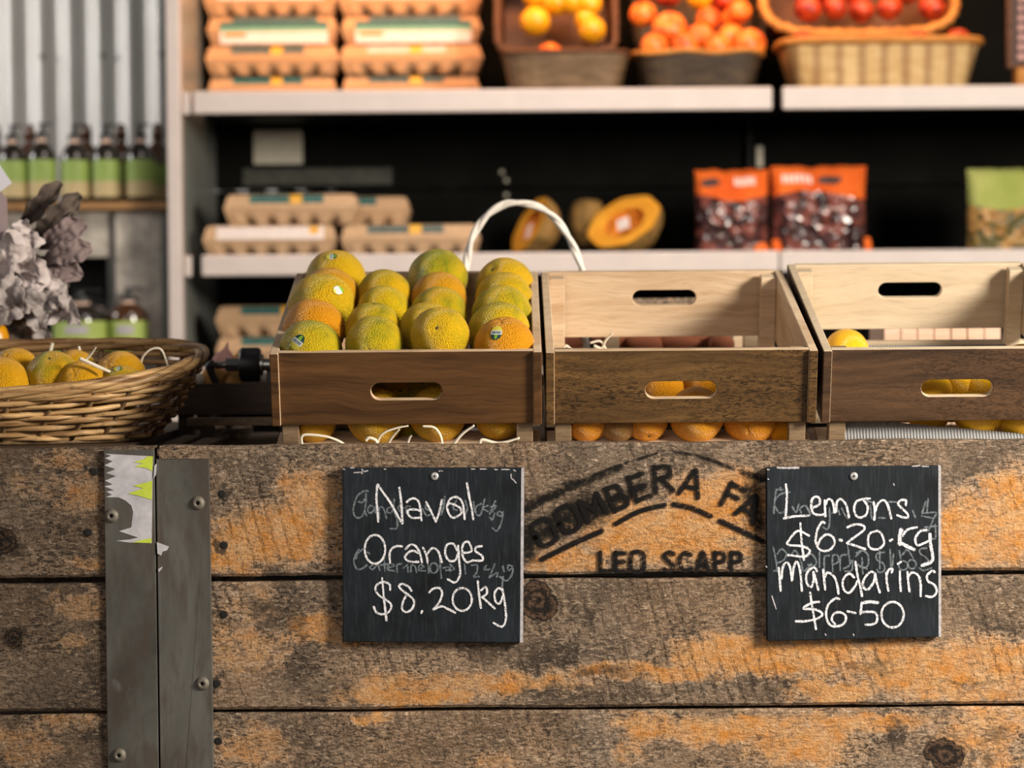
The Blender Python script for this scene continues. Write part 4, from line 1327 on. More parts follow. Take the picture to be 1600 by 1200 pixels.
# ------------------------------------------------------------------ wicker basket of oranges at the left
def basket_front():
    cx, cy = at(-40, 600, .24).x, .245
    a, b = .318, .205
    z0 = Z_TOP - .002 + .003
    zf, zb = at(60, 620, .04).z, at(120, 541, .45).z
    root = thing('wicker_basket', 'oval willow basket of oranges on the left bin', 'basket', (cx, cy, z0))
    n = 2.3
    def ring(t, ph, off=0.0):
        k = .80 + .20 * t + .02 * math.sin(math.pi * t)
        ca, sa = math.cos(ph), math.sin(ph)
        rr = (abs(ca) ** n + abs(sa) ** n) ** (-1 / n)
        x, y = a * k * rr * ca, b * k * rr * sa
        L = math.hypot(x, y)
        x, y = x * (1 + off / L), y * (1 + off / L)
        yr = (y / (b * k) + 1) / 2
        zt = zf + (zb - zf) * yr + .016 * ca ** 2
        return Vector((x, y, .004 + (zt - z0 - .004) * t))
    NS = 34
    rows_n = 9
    mb = MB()
    rnd = random.Random(5)
    for j in range(rows_n):
        t = (j + .25) / (rows_n - .2) * .97
        path = []
        NP = NS * 4
        for i in range(NP):
            ph = 2 * math.pi * i / NP
            off = .0050 * math.cos(NS / 2 * ph + math.pi * j) + rnd.uniform(-.0006, .0006)
            p = ring(t, ph, off)
            p.z += .0015 * math.sin(ph * 3 + j * 1.7) + rnd.uniform(-.0005, .0005)
            path.append(p)
        r0 = rnd.uniform(.0033, .0046)
        mb.tube(path, r0, 7, True)
    mb.obj('woven_wall', M['cane'], root, True)
    for i in range(NS):
        ph = 2 * math.pi * i / NS
        MB().tube([ring(t / 6, ph) for t in range(7)], .0034, 6).obj('stake', M['stake'], root, True)
    for j in range(4):
        path = []
        for i in range(150):
            ph = 2 * math.pi * i / 150
            an = ph * 5 + j * math.pi / 2 + .5 * math.sin(ph * 3 + j)
            p = ring(1.0, ph, .0062 * math.cos(an))
            p.z += .0062 * math.sin(an) * .8 + .002
            path.append(p)
        MB().tube(path, .0052, 8, True).obj('rim_cane', M['cane'], root, True)
    mb = MB()
    mb.grid(lambda u, v: ring(.0, 2 * math.pi * u) * max(v, .001) + Vector((0, 0, .001 * (1 - v))), 48, 6, closed_u=True)
    o = mb.obj('base', M['stake'], root, True)
    o.modifiers.new('thick', 'SOLIDIFY').thickness = .006
    return root
basket_front()
bl = [(2, 604, 46, .145, .10, (.1, -.8, .3), 'big orange at the photo\'s left edge, in the basket front'),
      (24, 583, 40, .22, .24, (.2, .6, -.5), 'orange behind the left edge one in the wicker basket'),
      (82, 592, 44, .17, .62, (.02, -.60, .80), 'green orange with a dark stem dimple in the wicker basket'),
      (118, 580, 34, .25, .45, (.5, .6, .1), 'green orange half hidden behind the dimpled one'),
      (128, 606, 42, .15, .02, (.1, .6, -.5), 'bright orange at the front rim of the wicker basket'),
      (188, 588, 40, .22, .20, (.3, .6, -.5), 'orange at the right of the wicker basket'),
      (190, 606, 36, .155, .66, (.2, .3, -.7), 'stickered greenish orange low at the right of the wicker basket')]
for k, (px, py, rp, Y, g, sd, lab) in enumerate(bl):
    o = fruit('orange', 'orange', M['citrus'], at(px, py, Y), rp * mpp(Y), facing(sd, k), (.86, .43, .012, g), lab, 'orange', 'oranges in the wicker basket', k % 3)
    if k == 6:
        stick(o, (-.05, -.55, .85), -80, 0, .20)
g3 = 'paper shreds in the wicker basket'
shred([(124, 560), (140, 567), (158, 575), (172, 581)], .12, .005, 'flat paper shred across the oranges in the wicker basket', g3)
shred([(127, 568), (140, 556), (150, 542)], .18, .003, 'thin paper shred standing behind the flat one', g3)
shred([(221, 578), (222, 560), (235, 546), (252, 546), (262, 570), (264, 578)], .22, .003, 'looped paper shred at the right inside the wicker basket', g3)
shred([(123, 541), (126, 552), (138, 560)], .30, .004, 'paper shred dangling at the back rim of the wicker basket', g3)
shred([(82, 536), (79, 549)], .38, .005, 'short paper shred tied on the back rim of the wicker basket', g3)
# ------------------------------------------------------------------ things between the bins and the shelves
def open_box(root, w, d, h, t, mats, panel_h, posts=True, post_mat=None, slats=0):
    """a plain crate on corner posts; origin at its base centre"""
    for y, nm in ((-d / 2 + t / 2, 'front_panel'), (d / 2 - t / 2, 'back_panel')):
        if slats:
            for k in range(slats):
                x = -w / 2 + w * (k + .5) / slats
                MB().box((x, y, h - panel_h / 2), (w / slats * random.uniform(.90, .97), t, panel_h)).obj('slat', mats, root, bevel=.001)
        else:
            MB().box((0, y, h - panel_h / 2), (w, t, panel_h)).obj(nm, mats, root, bevel=.001)
    for s in (-1, 1):
        MB().box((s * (w / 2 - t / 2), 0, h - panel_h / 2), (t, d - 2 * t - .001, panel_h)).obj('side_panel', mats, root, bevel=.001)
        if posts:
            for y in (-1, 1):
                MB().box((s * (w / 2 - t - .012), y * (d / 2 - t - .012), h / 2 - .001), (.022, .022, h - .002)).obj('corner_post', post_mat or mats, root, bevel=.001)
    MB().box((0, 0, h - panel_h + .006), (w - 2 * t - .002, d - 2 * t - .002, .010)).obj('floor_board', mats, root)

DECK = .828
# tray of shallots behind the wicker basket
tl, tr_ = at(262, 600, .50), at(470, 598, .50)
tw = tr_.x - tl.x
th = tl.z - DECK
tray = thing('wooden_tray', 'dark wooden tray of shallots behind the wicker basket and the full crate', 'tray', ((tl.x + tr_.x) / 2, .50 + .13, DECK))
open_box(tray, tw, .26, th, .012, M['dark_tray'], at(300, 600, .5).z - at(300, 649, .5).z, True, M['dark_tray'])
bat = thing('batten', 'pale wooden batten lying under the dark shallot tray', 'batten', (at(420, 660, .45).x, .44, DECK))
zb = at(400, 652, .44).z
MB().box((0, 0, (zb - DECK) - .006), (.24, .02, .012)).obj('bar', M['post_out'], bat, bevel=.001)
for s in (-1, 1):
    MB().box((s * .09, 0, (zb - DECK - .012) / 2), (.02, .018, zb - DECK - .012)).obj('foot', M['dark_tray'], bat)
def bulb(name, px, py, Y, r, mat, rot, lab):
    prof = [(0, -1.05), (.25, -1.02), (.75, -.72), (1, -.1), (.86, .45), (.50, .85), (.22, 1.15), (.10, 1.5), (.05, 1.7), (0, 1.72)]
    pr = [(p.x, p.y) for p in smoothed([(a, b, 0) for a, b in prof], 3)]
    pr = [(max(a, 0.0), b) for a, b in pr]
    pr[0] = (0, pr[0][1]); pr[-1] = (0, pr[-1][1])
    o = MB().lathe([(a * r, b * r) for a, b in pr], 18).obj(name, mat, None, True)
    o.location = at(px, py, Y)
    o.rotation_euler = rot
    return tag(o, lab, 'shallot', 'shallots in the dark tray')
bulb('shallot', 350, 566, .62, .019, M['onion'], (.1, .2, 0), 'pink shallot standing tallest behind the steel rod')
bulb('shallot', 334, 590, .56, .019, M['onion_gold'], (1.3, .4, 1), 'tan shallot left of the hooked steel rod end')
bulb('shallot', 371, 570, .62, .016, M['onion_gold'], (.4, .2, 0), 'golden shallot beside the tall pink one')
bulb('shallot', 366, 592, .57, .018, M['onion_gold'], (1.2, .2, 2.2), 'golden shallot under the steel rod')
bulb('shallot', 352, 598, .60, .018, M['onion'], (1.4, .2, .5), 'pink shallot low behind the rod\'s hook')
bulb('shallot', 308, 594, .55, .012, M['raffia'], (1.5, .2, -.6), 'small pale shallot at the left end of the dark tray')
bulb('shallot', 410, 596, .60, .016, M['raffia'], (1.4, .2, 1.6), 'pale shallot between the black knob and the full crate')

# clamp with a black knob
kz = at(392, 570, .52)
knob = thing('clamp', 'black round knob on a steel rod with a hooked end, beside the full crate', 'clamp', kz)
s_ = mpp(.52)
MB().lathe([(0, -17 * s_), (24 * s_, -17 * s_), (27 * s_, -14 * s_), (27 * s_, 12 * s_), (25 * s_, 15 * s_), (0, 15 * s_)], 28, (0, 0, 0), 'X').obj('knob', M['black_knob'], knob, True, angle=40)
MB().lathe([(0, -39 * s_), (11 * s_, -39 * s_), (12 * s_, -37 * s_), (12 * s_, -19 * s_), (11 * s_, -17 * s_)], 6, (0, 0, 0), 'X').obj('hex_nut', M['nut'], knob, False)
hook = smoothed([(-38 * s_, 0, 0), (-55 * s_, 0, 0), (-64 * s_, 0, -2 * s_), (-60 * s_, 0, -16 * s_), (-52 * s_, 0, -34 * s_)], 5)
MB().tube([(-18 * s_, 0, 0), (-38 * s_, 0, 0), (-56 * s_, 0, 0)], 5.5 * s_, 10).obj('rod', M['nut'], knob, True)
MB().tube(hook[6:], 7 * s_, 10, rfun=lambda t: 1.15 - .45 * t).obj('hook', M['black_knob'], knob, True)
MB().lathe([(0, 15 * s_), (17 * s_, 15 * s_), (17 * s_, 19 * s_), (10 * s_, 20 * s_), (10 * s_, 60 * s_), (0, 60 * s_)], 20, (0, 0, 0), 'X').obj('shaft', M['nut'], knob, True, angle=40)
MB().box((34 * s_, .012, -.025), (.02, .02, .055)).obj('bracket', M['black_knob'], knob)

# white cane basket with its tall handle, behind the full crate
bz = at(818, 575, .60)
wbk = thing('handled_basket', 'small white cane basket with a tall arched handle behind the crates', 'basket', (bz.x, .60, DECK))
wl, wr = at(725, 500, .60).x - bz.x, at(916, 500, .60).x - bz.x
hb = at(818, 556, .60).z - DECK
mb = MB()
def wall(u, v):
    ph = 2 * math.pi * u
    k = .82 + .18 * v
    o = .0016 * math.cos(24 * ph) * math.cos(math.pi * v * 9)
    return Vector((((wr - wl) / 2 + .004) * k * math.cos(ph) * (1 + o * 8), .085 * k * math.sin(ph) * (1 + o * 8), .003 + (hb - .006) * v))
mb.grid(wall, 96, 18, closed_u=True)
o = mb.obj('woven_wall', M['white_cane'], wbk, True)
o.modifiers.new('thick', 'SOLIDIFY').thickness = .004
MB().lathe([(0, .001), (.078, .001), (.078, .005), (0, .005)], 32, (0, 0, 0), 'Z', 0, 1.0, .88).obj('base', M['white_cane'], wbk)
MB().tube([wall(i / 48, 1.0) for i in range(48)], .006, 8, True).obj('rim', M['white_cane'], wbk, True)
hp = [(727, 556), (728, 470), (729, 415), (737, 374), (757, 341), (782, 322), (805, 317), (840, 323), (868, 342), (889, 372), (904, 405), (911, 432), (914, 500), (915, 556)]
P = smoothed([at(px, py, .60) - Vector(wbk.location) for px, py in hp], 10)
mb = MB()
for k in range(2):
    path = []
    L = 0
    for i, p in enumerate(P):
        if i:
            L += (p - P[i - 1]).length
        t = (P[min(len(P) - 1, i + 1)] - P[max(0, i - 1)]).normalized()
        q = Vector((-t.z, 0, t.x))
        an = L * 62 + k * math.pi
        path.append(p + q * math.cos(an) * .0021 + Vector((0, 1, 0)) * math.sin(an) * .0021)
    mb.tube(path, .0045, 8)
mb.obj('handle', M['white_cane'], wbk, True)

# grey crate of sweet potatoes behind the middle crate
g0, g1_ = at(936, 548, .62), at(1196, 548, .62)
spc = thing('wooden_crate', 'grey crate of sweet potatoes seen through the back gap of the middle crate', 'crate', ((g0.x + g1_.x) / 2, .62 + .12, DECK))
gh = g0.z - DECK
gw = g1_.x - g0.x
open_box(spc, gw, .24, gh, .010, M['grey_board'], .05, False)
for s in (-1, 1):
    for y in (-1, 1):
        MB().box((s * (gw / 2 - .021), y * .092, gh / 2 + .012), (.022, .022, gh + .022)).obj('corner_post', M['pale'], spc, bevel=.001)
gb0 = at(1030, 466, .86).z - DECK
MB().box((.012, .128, gb0 / 2), (gw * .78, .012, gb0)).obj('tall_back_board', M['grey_board'], spc, bevel=.001)
spots = [(962, 533, .66, 15), (1010, 538, .66, 40), (1058, 536, .67, -20), (1108, 531, .68, 30), (1128, 539, .66, 75), (985, 522, .74, -10), (1040, 524, .75, 10), (1090, 524, .76, -15)]
def tuber(px, py, Y, rz, r, lab):
    key = ('tuber',)
    if key not in PROTO:
        PROTO[key] = fruit_mesh('sweet_potato', M['sweet'], 'tuber', 4)
        o = PROTO[key]
    else:
        o = PROTO[key].copy()
        COL.objects.link(o)
    o.location = at(px, py, Y)
    o.scale = (r, r, r)
    o.rotation_euler = (.2, .1, R(rz))
    return tag(o, lab, 'sweet potato', 'sweet potatoes behind the middle crate')
nm = ['leftmost', 'second from the left in front', 'third from the left in front', 'fourth from the left in front', 'rightmost', 'left of the back three', 'middle of the back three', 'right of the back three']
for k, (px, py, Y, rz) in enumerate(spots):
    tuber(px, py, Y, rz, .021 if k != 4 else .024, f'red brown sweet potato in the grey crate, {nm[k]}')
tuber(880, 540, .60, 20, .024, 'red brown sweet potato in the white handled basket, right end')
tuber(845, 548, .62, -30, .024, 'red brown sweet potato in the white handled basket, beside the right one')

# pale slatted crate behind the right crate
p0, p1 = at(1381, 545, .80), at(1564, 545, .80)
psc = thing('slatted_crate', 'pinkish pale slatted crate behind the right sloping crate', 'crate', ((p0.x + p1.x) / 2, .80 + .08, DECK))
phh = at(1470, 498, .80).z - DECK
open_box(psc, p1.x - p0.x, .16, phh, .010, M['pink_wood'], phh - .004, False, None, 7)

# ------------------------------------------------------------------ dried leaves at the left
bq_o = at(20, 690, .62)
bq = thing('dried_bouquet', 'bunch of dried mauve oak leaves and pale crumpled leaves behind the wicker basket', 'dried flowers', (bq_o.x, .62, Z_TOP - .002))
bqL = Vector(bq.location)
def leaf(base, tip, w, mat, name, lobes=4, depth=.28, cup=.25, y0=.55, y1=.55, curl=.02, seed=0):
    A0, A1 = at(*base, y0) - bqL, at(*tip, y1) - bqL
    ax = A1 - A0
    side = Vector((-ax.z, 0, ax.x)).normalized()
    W = w * mpp(y0)
    def fn(u, v):
        s = u * 2 - 1
        env = (math.sin(math.pi * min(1, v * .86 + .06)) ** .75) * (.55 + .6 * v)
        lob = 1 - depth * (.5 + .5 * math.cos(2 * math.pi * lobes * v + (0 if s > 0 else .7)))
        h = W * env * lob
        p = A0 + ax * v + side * s * h
        n = mnoise.noise(Vector((s * 2 + seed, v * 6, 0))) * .006
        return p + Vector((0, -cup * W * (abs(s) ** 1.5) + curl * (v - .5) ** 2 * 4 + n + .0009 * math.cos(v * 46) * abs(s), 0))
    o = MB().grid(fn, 14, 44).obj(name, mat, bq, True)
    o.modifiers.new('thick', 'SOLIDIFY').thickness = .0007
    o2 = MB().tube([fn(.5, i / 12) + Vector((0, -.0012, 0)) for i in range(13)], .0013, 5, rfun=lambda t: 1.2 - .8 * t).obj('midrib', mat, o, True)
    return o
leaf((20, 372), (92, 284), 20, M['leaf_brown'], 'oak_leaf', 3, .3, .3, .66, .64, seed=1)
leaf((40, 392), (123, 303), 23, M['leaf_brown'], 'oak_leaf', 4, .38, .3, .64, .60, seed=2)
leaf((58, 388), (131, 348), 24, M['leaf_mauve'], 'oak_leaf', 2, .22, .3, .60, .58, seed=3)
leaf((62, 408), (140, 386), 24, M['leaf_mauve'], 'oak_leaf', 3, .25, .3, .59, .57, seed=4)
leaf((60, 402), (125, 432), 24, M['leaf_mauve'], 'oak_leaf', 2, .25, .3, .60, .58, seed=5)
leaf((30, 395), (112, 330), 20, M['leaf_brown'], 'oak_leaf', 4, .3, .3, .67, .66, seed=6)
def crumple(c, rx, ry, Y, mat, seed, ang=0.0, amp=.022):
    ctr = at(*c, Y) - bqL
    k = mpp(Y)
    ca, sa = math.cos(R(ang)), math.sin(R(ang))
    def fn(u, v):
        ph = 2 * math.pi * u
        n1 = mnoise.noise(Vector((math.cos(ph) * 1.4 + seed, math.sin(ph) * 1.4, 0)))
        n2 = mnoise.noise(Vector((math.cos(ph) * 3 + seed, math.sin(ph) * 3, 5)))
        rr = v * (1 + .30 * n1 + .26 * n2 * v)
        x, z = rx * k * rr * math.cos(ph), ry * k * rr * math.sin(ph)
        x, z = x * ca - z * sa, x * sa + z * ca
        q = Vector((x / k / 26 + seed * 3, z / k / 26, seed))
        d = amp * (.7 * mnoise.noise(q * .7) + .35 * mnoise.noise(q * 1.7) + .10 * mnoise.noise(q * 4)) + .008 * v * v * math.cos(ph * 3 + seed)
        return ctr + Vector((x, d, z))
    o = MB().grid(fn, 72, 14, closed_u=True).obj('pale_leaf', mat, bq, True)
    o.modifiers.new('thick', 'SOLIDIFY').thickness = .0007
for c in (((20, 372), 26, 20, .56, 'leaf_grey', 1, 10), ((36, 356), 15, 12, .55, 'leaf_pale', 2, 40), ((50, 375), 18, 16, .56, 'leaf_pale', 3, -30), ((30, 402), 40, 26, .52, 'leaf_pale', 4, -55), ((6, 400), 30, 34, .50, 'leaf_pale', 5, -80),
          ((55, 420), 26, 20, .53, 'leaf_pale', 6, -50), ((44, 440), 26, 16, .52, 'leaf_pale', 7, -20), ((10, 450), 32, 30, .51, 'leaf_grey', 8, -60), ((76, 442), 20, 14, .54, 'leaf_pale', 9, -70), ((92, 462), 16, 26, .54, 'leaf_grey', 10, 20),
          ((72, 472), 26, 18, .53, 'leaf_grey', 11, 30), ((40, 470), 26, 22, .52, 'leaf_grey', 12, 0), ((108, 484), 14, 28, .53, 'leaf_grey', 13, 24), ((88, 490), 20, 14, .54, 'leaf_pale', 14, 40), ((14, 485), 28, 22, .53, 'leaf_grey', 15, 30),
          ((58, 498), 22, 16, .54, 'leaf_grey', 16, -40), ((34, 512), 26, 22, .56, 'leaf_brown', 17, 10), ((62, 520), 12, 22, .55, 'leaf_grey', 18, 40), ((46, 500), 30, 24, .58, 'leaf_brown', 19, -20), ((14, 515), 26, 24, .60, 'leaf_brown', 20, 0), ((60, 440), 50, 46, .60, 'leaf_brown', 21, 0), ((20, 440), 50, 60, .60, 'leaf_brown', 22, 0)):
    crumple(c[0], c[1], c[2], c[3], M[c[4]], c[5] * 1.7, c[6])
for k in range(4):
    a = at(20 + 14 * k, 500, .62) - bqL
    MB().tube(smoothed([a, a * .5 + Vector((0, 0, -.02)), Vector((.004 * k, 0, .0))], 6), .003, 6).obj('stem', M['leaf_brown'], bq, True)
def sheet(pts, Y, name, mat):
    q = [at(px, py, Y) - bqL for px, py in pts]
    n = len(q)
    MB().add(q + [v + Vector((0, .0008, 0)) for v in q], [tuple(range(n)), tuple(range(2 * n - 1, n - 1, -1))] + [(i, (i + 1) % n, n + (i + 1) % n, n + i) for i in range(n)]).obj(name, mat, bq)
sheet([(-30, 232), (-6, 250), (18.5, 286), (-2, 301), (-40, 310)], .52, 'paper_wrap', M['white_paper'])
sheet([(-40, 300), (0, 298), (11, 310), (12, 365), (2, 380), (-40, 380)], .53, 'inner_wrap', M['mauve_wrap'])

# butternut beside the bouquet, mostly hidden
o = MB().lathe([(max(0, p.x), p.y) for p in smoothed([(0, -.045, 0), (.024, -.040, 0), (.036, -.012, 0), (.030, .018, 0), (.022, .045, 0), (.021, .075, 0), (.014, .088, 0), (0, .09, 0)], 4)], 24).obj('butternut_pumpkin', M['onion_gold'], None, True)
bt = at(2, 507, .545)
o.scale = (1.0, 1.0, (bt.z - Z_TOP) / .135)
o.location = (bt.x - .004, .545, Z_TOP + .046 * (bt.z - Z_TOP) / .135)
o.rotation_euler = (0, R(-4), 0)
o.data.materials[0] = M['quince']
tag(o, 'yellow butternut standing between the dried leaves and the wicker basket rim', 'pumpkin')
# ------------------------------------------------------------------ gondola shelving
SY = 2.30                 # front edge of the shelves
BY = 2.93
bay = thing('shelving_bay', 'white edged black shop shelving bay with egg cartons and pumpkins', 'shelf', (at(757, 500, SY).x, (SY + BY) / 2, 0))
bayL = Vector(bay.location)
bay2 = thing('shelving_bay', 'black shop shelving bay at the right with a golden basket and green bag', 'shelf', (at(1560, 500, SY).x, (SY + BY) / 2, 0))
bay2L = Vector(bay2.location)
def zmid(y):
    return at(757, y, SY).z
Z_UP = zmid(140.5)
Z_LOW = zmid(396)
Z_BOT = zmid(572)
def shelf(root, loc, x0, x1, z, h, stub=False):
    s = MB().box(((x0 + x1) / 2 - loc.x, (SY + BY) / 2 - loc.y + .01, z - .012 - loc.z), (x1 - x0, BY - SY - .02, .024)).obj('shelf', M['shelf_black'], root)
    b = MB().box(((x0 + x1) / 2 - loc.x, SY - .006 - loc.y, z - h / 2 + .001), (x1 - x0, .012, h)).obj('price_rail', M['white_metal'], s, bevel=.004)
    return s
xL = at(302, 160, SY).x
xM = at(1206, 160, SY).x
hu = at(757, 141, SY).z - at(757, 176.5, SY).z
hl = at(757, 398, SY).z - at(757, 431, SY).z
shelf(bay, bayL, xL, xM, Z_UP, hu)
shelf(bay, bayL, at(313, 160, SY).x, at(1216.5, 400, SY).x, Z_LOW, hl)
shelf(bay, bayL, xL, xM, Z_BOT, hl)
shelf(bay, bayL, xL, xM, Z_UP + .50, hu)
x2, x3 = at(1222, 160, SY).x, at(2120, 160, SY).x
shelf(bay2, bay2L, x2, x3, Z_UP, hu)
shelf(bay2, bay2L, at(1218.5, 400, SY).x, x3, Z_LOW, hl)
shelf(bay2, bay2L, x2, x3, Z_BOT, hl)
shelf(bay2, bay2L, x2, x3, Z_UP + .50, hu)
# end frame
xp0, xp1 = at(264, 300, SY).x, at(285, 300, SY).x
MB().box(((xp0 + xp1) / 2 - bayL.x, SY - bayL.y, 1.15), (xp1 - xp0, .04, 2.3)).obj('upright', M['white_metal'], bay, bevel=.003)
MB().box((xp1 - bayL.x - .004, (SY + BY) / 2 - bayL.y + .01, 1.15), (.006, BY - SY - .002, 2.3)).obj('side_panel', M['side'], bay)
for z, h in ((Z_UP, hu), (Z_LOW, hl)):
    MB().box((at(291, 160, SY).x - bayL.x, SY - .004 - bayL.y, z - h / 2), (12 * mpp(SY), .012, h)).obj('shelf_bracket', M['white_metal'], bay, bevel=.003)
MB().box((at(1213.5, 300, SY).x - bayL.x, BY - .02 - bayL.y, 1.15), (.009, .03, 2.3)).obj('rear_post', M['shelf_black'], bay)
# back panels, one board above another
def backs(root, loc, x0, x1):
    zs = [0.02, .42, .80]
    zs += [at(757, 293, BY).z - .004, at(757, 170, BY).z, 2.0, 2.35]
    for a, b in zip(zs[:-1], zs[1:]):
        MB().box(((x0 + x1) / 2 - loc.x, BY + .006 - loc.y, (a + b) / 2), (x1 - x0, .012, b - a - .005)).obj('back_panel', M['black_panel'], root, bevel=.002)
backs(bay, bayL, xp1 - .001, xM + .005)
backs(bay2, bay2L, x2 - .004, x3)
p = at(496, 276, BY - .004)
MB().box(p - bayL, (232 * mpp(BY), .004, 26 * mpp(BY))).obj('slotted_strip', M['grey_slot'], bay, bevel=.001)
p = at(434.5, 230, BY - .006)
MB().box(p - bayL, (76 * mpp(BY), .002, 52 * mpp(BY))).obj('paper_label', M['note'], bay)
p = at(1187, 245, BY - .025)
MB().box(p - bay2L, (9 * mpp(BY), .008, 32 * mpp(BY))).obj('slot_clip', M['note'], bay2)
for px, py in ((784, 269), (791, 282), (791, 305)):
    p = at(px, py, BY - .001)
    MB().lathe([(0, -.004), (.005, -.003), (.006, .001)], 10, p - bayL, 'Y').obj('rivet', M['note'], bay, True)

# ------------------------------------------------------------------ egg cartons
def rect_loop(hl, hd, nf=72, ns=12):
    pts = []
    for i in range(nf):
        pts.append((-hl + 2 * hl * i / nf, -hd))
    for i in range(ns):
        pts.append((hl, -hd + 2 * hd * i / ns))
    for i in range(nf):
        pts.append((hl - 2 * hl * i / nf, hd))
    for i in range(ns):
        pts.append((-hl, hd - 2 * hd * i / ns))
    return pts
def carton(px0, px1, py_base, Y, zb, label, style, mat='pulp', group='egg cartons on the lower shelf', n=6, rz=0.0, zscale=1.0):
    p0, p1 = at(px0, py_base, Y), at(px1, py_base, Y)
    L = p1.x - p0.x
    D, H = .104, .0705 * zscale
    root = thing('egg_carton', label, 'egg carton', ((p0.x + p1.x) / 2, Y + D / 2, zb), (0, 0, rz), group)
    ht = H * .52
    base = rect_loop(1, 1)
    def loft(levels, valley):
        def fn(u, v):
            i = int(round(u * len(base))) % len(base)
            k = min(len(levels) - 1, int(round(v * (len(levels) - 1))))
            z, sl, sd, val = levels[k]
            x, y = base[i]
            X, Yy = x * L / 2 * sl, y * D / 2 * sd
            cell = .5 + .5 * math.cos(2 * math.pi * (x * .5 + .5) * n)
            if valley and abs(y) > .99:
                Yy -= math.copysign(val * cell ** 2.2, y) if abs(x) < .97 else 0
            if valley and abs(x) > .99:
                X -= math.copysign(val * .6 * (.5 + .5 * math.cos(2 * math.pi * (y * .5 + .5) * 2)) ** 3, x)
            return Vector((X, Yy, z))
        return fn
    lv = [(.0, .92, .80, .034), (ht * .10, .94, .86, .034), (ht * .26, .96, .90, .026), (ht * .42, .97, .93, .010), (ht * .56, .98, .95, .003), (ht * .80, .985, .97, .001), (ht * .84, 1.0, 1.0, 0), (ht, 1.0, 1.0, 0)]
    mb = MB().grid(loft(lv, True), len(base), len(lv) - 1, closed_u=True)
    mb.f.append(tuple(range(len(base) - 1, -1, -1))); mb.m.append(0)
    o = mb.obj('tray', M[mat], root, True, angle=50)
    g = H - ht
    lid = [(ht + .0008, 1.0, 1.0), (ht + g * .22, 1.0, 1.0), (ht + g * .24, .985, .96), (ht + g * .60, .968, .90), (ht + g * .82, .95, .84), (ht + g * .95, .925, .76), (H, .88, .64)]
    mb = MB().grid(loft([(z, a, b, 0) for z, a, b in lid], False), len(base), len(lid) - 1, closed_u=True)
    nb = len(mb.v)
    mb.f.append(tuple(nb - len(base) + i for i in range(len(base)))); mb.m.append(0)
    mb.obj('lid', M[mat], root, True, angle=50)
    def lid_y(z):
        for (z0, a0, b0), (z1, a1, b1) in zip(lid[:-1], lid[1:]):
            if z0 <= z <= z1:
                t = (z - z0) / (z1 - z0)
                return -D / 2 * (b0 + (b1 - b0) * t)
        return -D / 2
    def patch(name, x0, x1, z0, z1, m, lift, parent=root):
        return MB().grid(lambda u, v: Vector(((x0 + (x1 - x0) * u) * L / 2, lid_y(z0 + (z1 - z0) * v) - lift, z0 + (z1 - z0) * v)), 8, 6).obj(name, M[m], parent)
    zl0, zl1 = ht + g * .40, H - .0005
    if style in ('teal', 'grey', 'pale'):
        a = patch('printed_label', -.62, .48, zl0, zl1, {'teal': 'teal', 'grey': 'slate_print', 'pale': 'pale_print'}[style], .0011)
        patch('amber_badge', -.10 + .08, .16, zl0 - .001, zl1, 'dot', .0017, a)
    elif style == 'white':
        a = patch('printed_label', -.80, .82, ht + g * .02, zl1, 'white_print', .0011)
        patch('amber_badge', .60, .74, zl0, zl1 - .003, 'dot', .0017, a)
    elif style == 'sleeve':
        def sl(x0, x1, z0, z1, m, nm_, lift=.0016, par=root):
            return MB().grid(lambda u, v: Vector(((x0 + (x1 - x0) * u) * L / 2, (-D / 2 - lift) * (1.0 - .10 * max(0, (z0 + (z1 - z0) * v) / H - .55)), z0 + (z1 - z0) * v)), 6, 4).obj(nm_, M[m], par)
        a = sl(-.80, .86, H * .05, H * .44, 'white_print', 'printed_sleeve')
        sl(-.80, .86, H * .44, H * .60, 'mint', 'mint_band', .0016, a)
        sl(-.80, .86, H * .60, H * .78, 'teal', 'teal_band', .0016, a)
        sl(-.60, .70, H * .78, H * .96, 'slate_print', 'grey_band', .0016, a)
        sl(-.74, -.40, H * .28, H * .42, 'orange_print', 'orange_mark', .0022, a)
    return root
EGY = 2.36
c1 = carton(317, 525, 397, EGY, Z_LOW, 'egg carton with a long white label at the bottom left of the lower shelf', 'white')
carton(350, 560, 352, EGY + .005, Z_LOW + .0712, 'egg carton with a teal label lying on the white labelled carton', 'teal')
carton(533, 750, 397, EGY + .01, Z_LOW, 'egg carton with a grey green label beside the white labelled one', 'grey')
carton(440, 640, 352, EGY + .135, Z_LOW + .0712, 'egg carton half hidden behind the teal labelled carton', 'teal')
carton(438, 642, 397, EGY + .13, Z_LOW, 'egg carton under the half hidden one, at the back of the lower shelf', 'grey')
carton(338, 545, 570, EGY + .05, Z_BOT, 'egg carton with a large teal label on the bottom shelf behind the full crate', 'teal', group='egg cartons on the bottom shelf')
carton(337, 545, 520, EGY + .05, Z_BOT + .0712, 'upper teal labelled egg carton on the bottom shelf', 'teal', group='egg cartons on the bottom shelf')
UY = 2.62
for side, (a, b), styles in (('left', (321, 527), ('teal', 'grey', 'sleeve', 'white')), ('right', (531, 752), ('grey', 'pale', 'sleeve', 'white'))):
    for k, st in enumerate(styles):
        lab = f'{["lowest", "second lowest", "printed third", "topmost visible"][k]} egg carton in the {side} stack on the upper shelf'
        carton(a + (4, 0, 3, -2)[k], b + (-3, 2, 0, 0)[k], 100, UY + (.012, 0, .006, .0)[k], Z_UP + .0712 * k, lab, st, 'pulp_b', 'egg cartons stacked on the upper shelf')

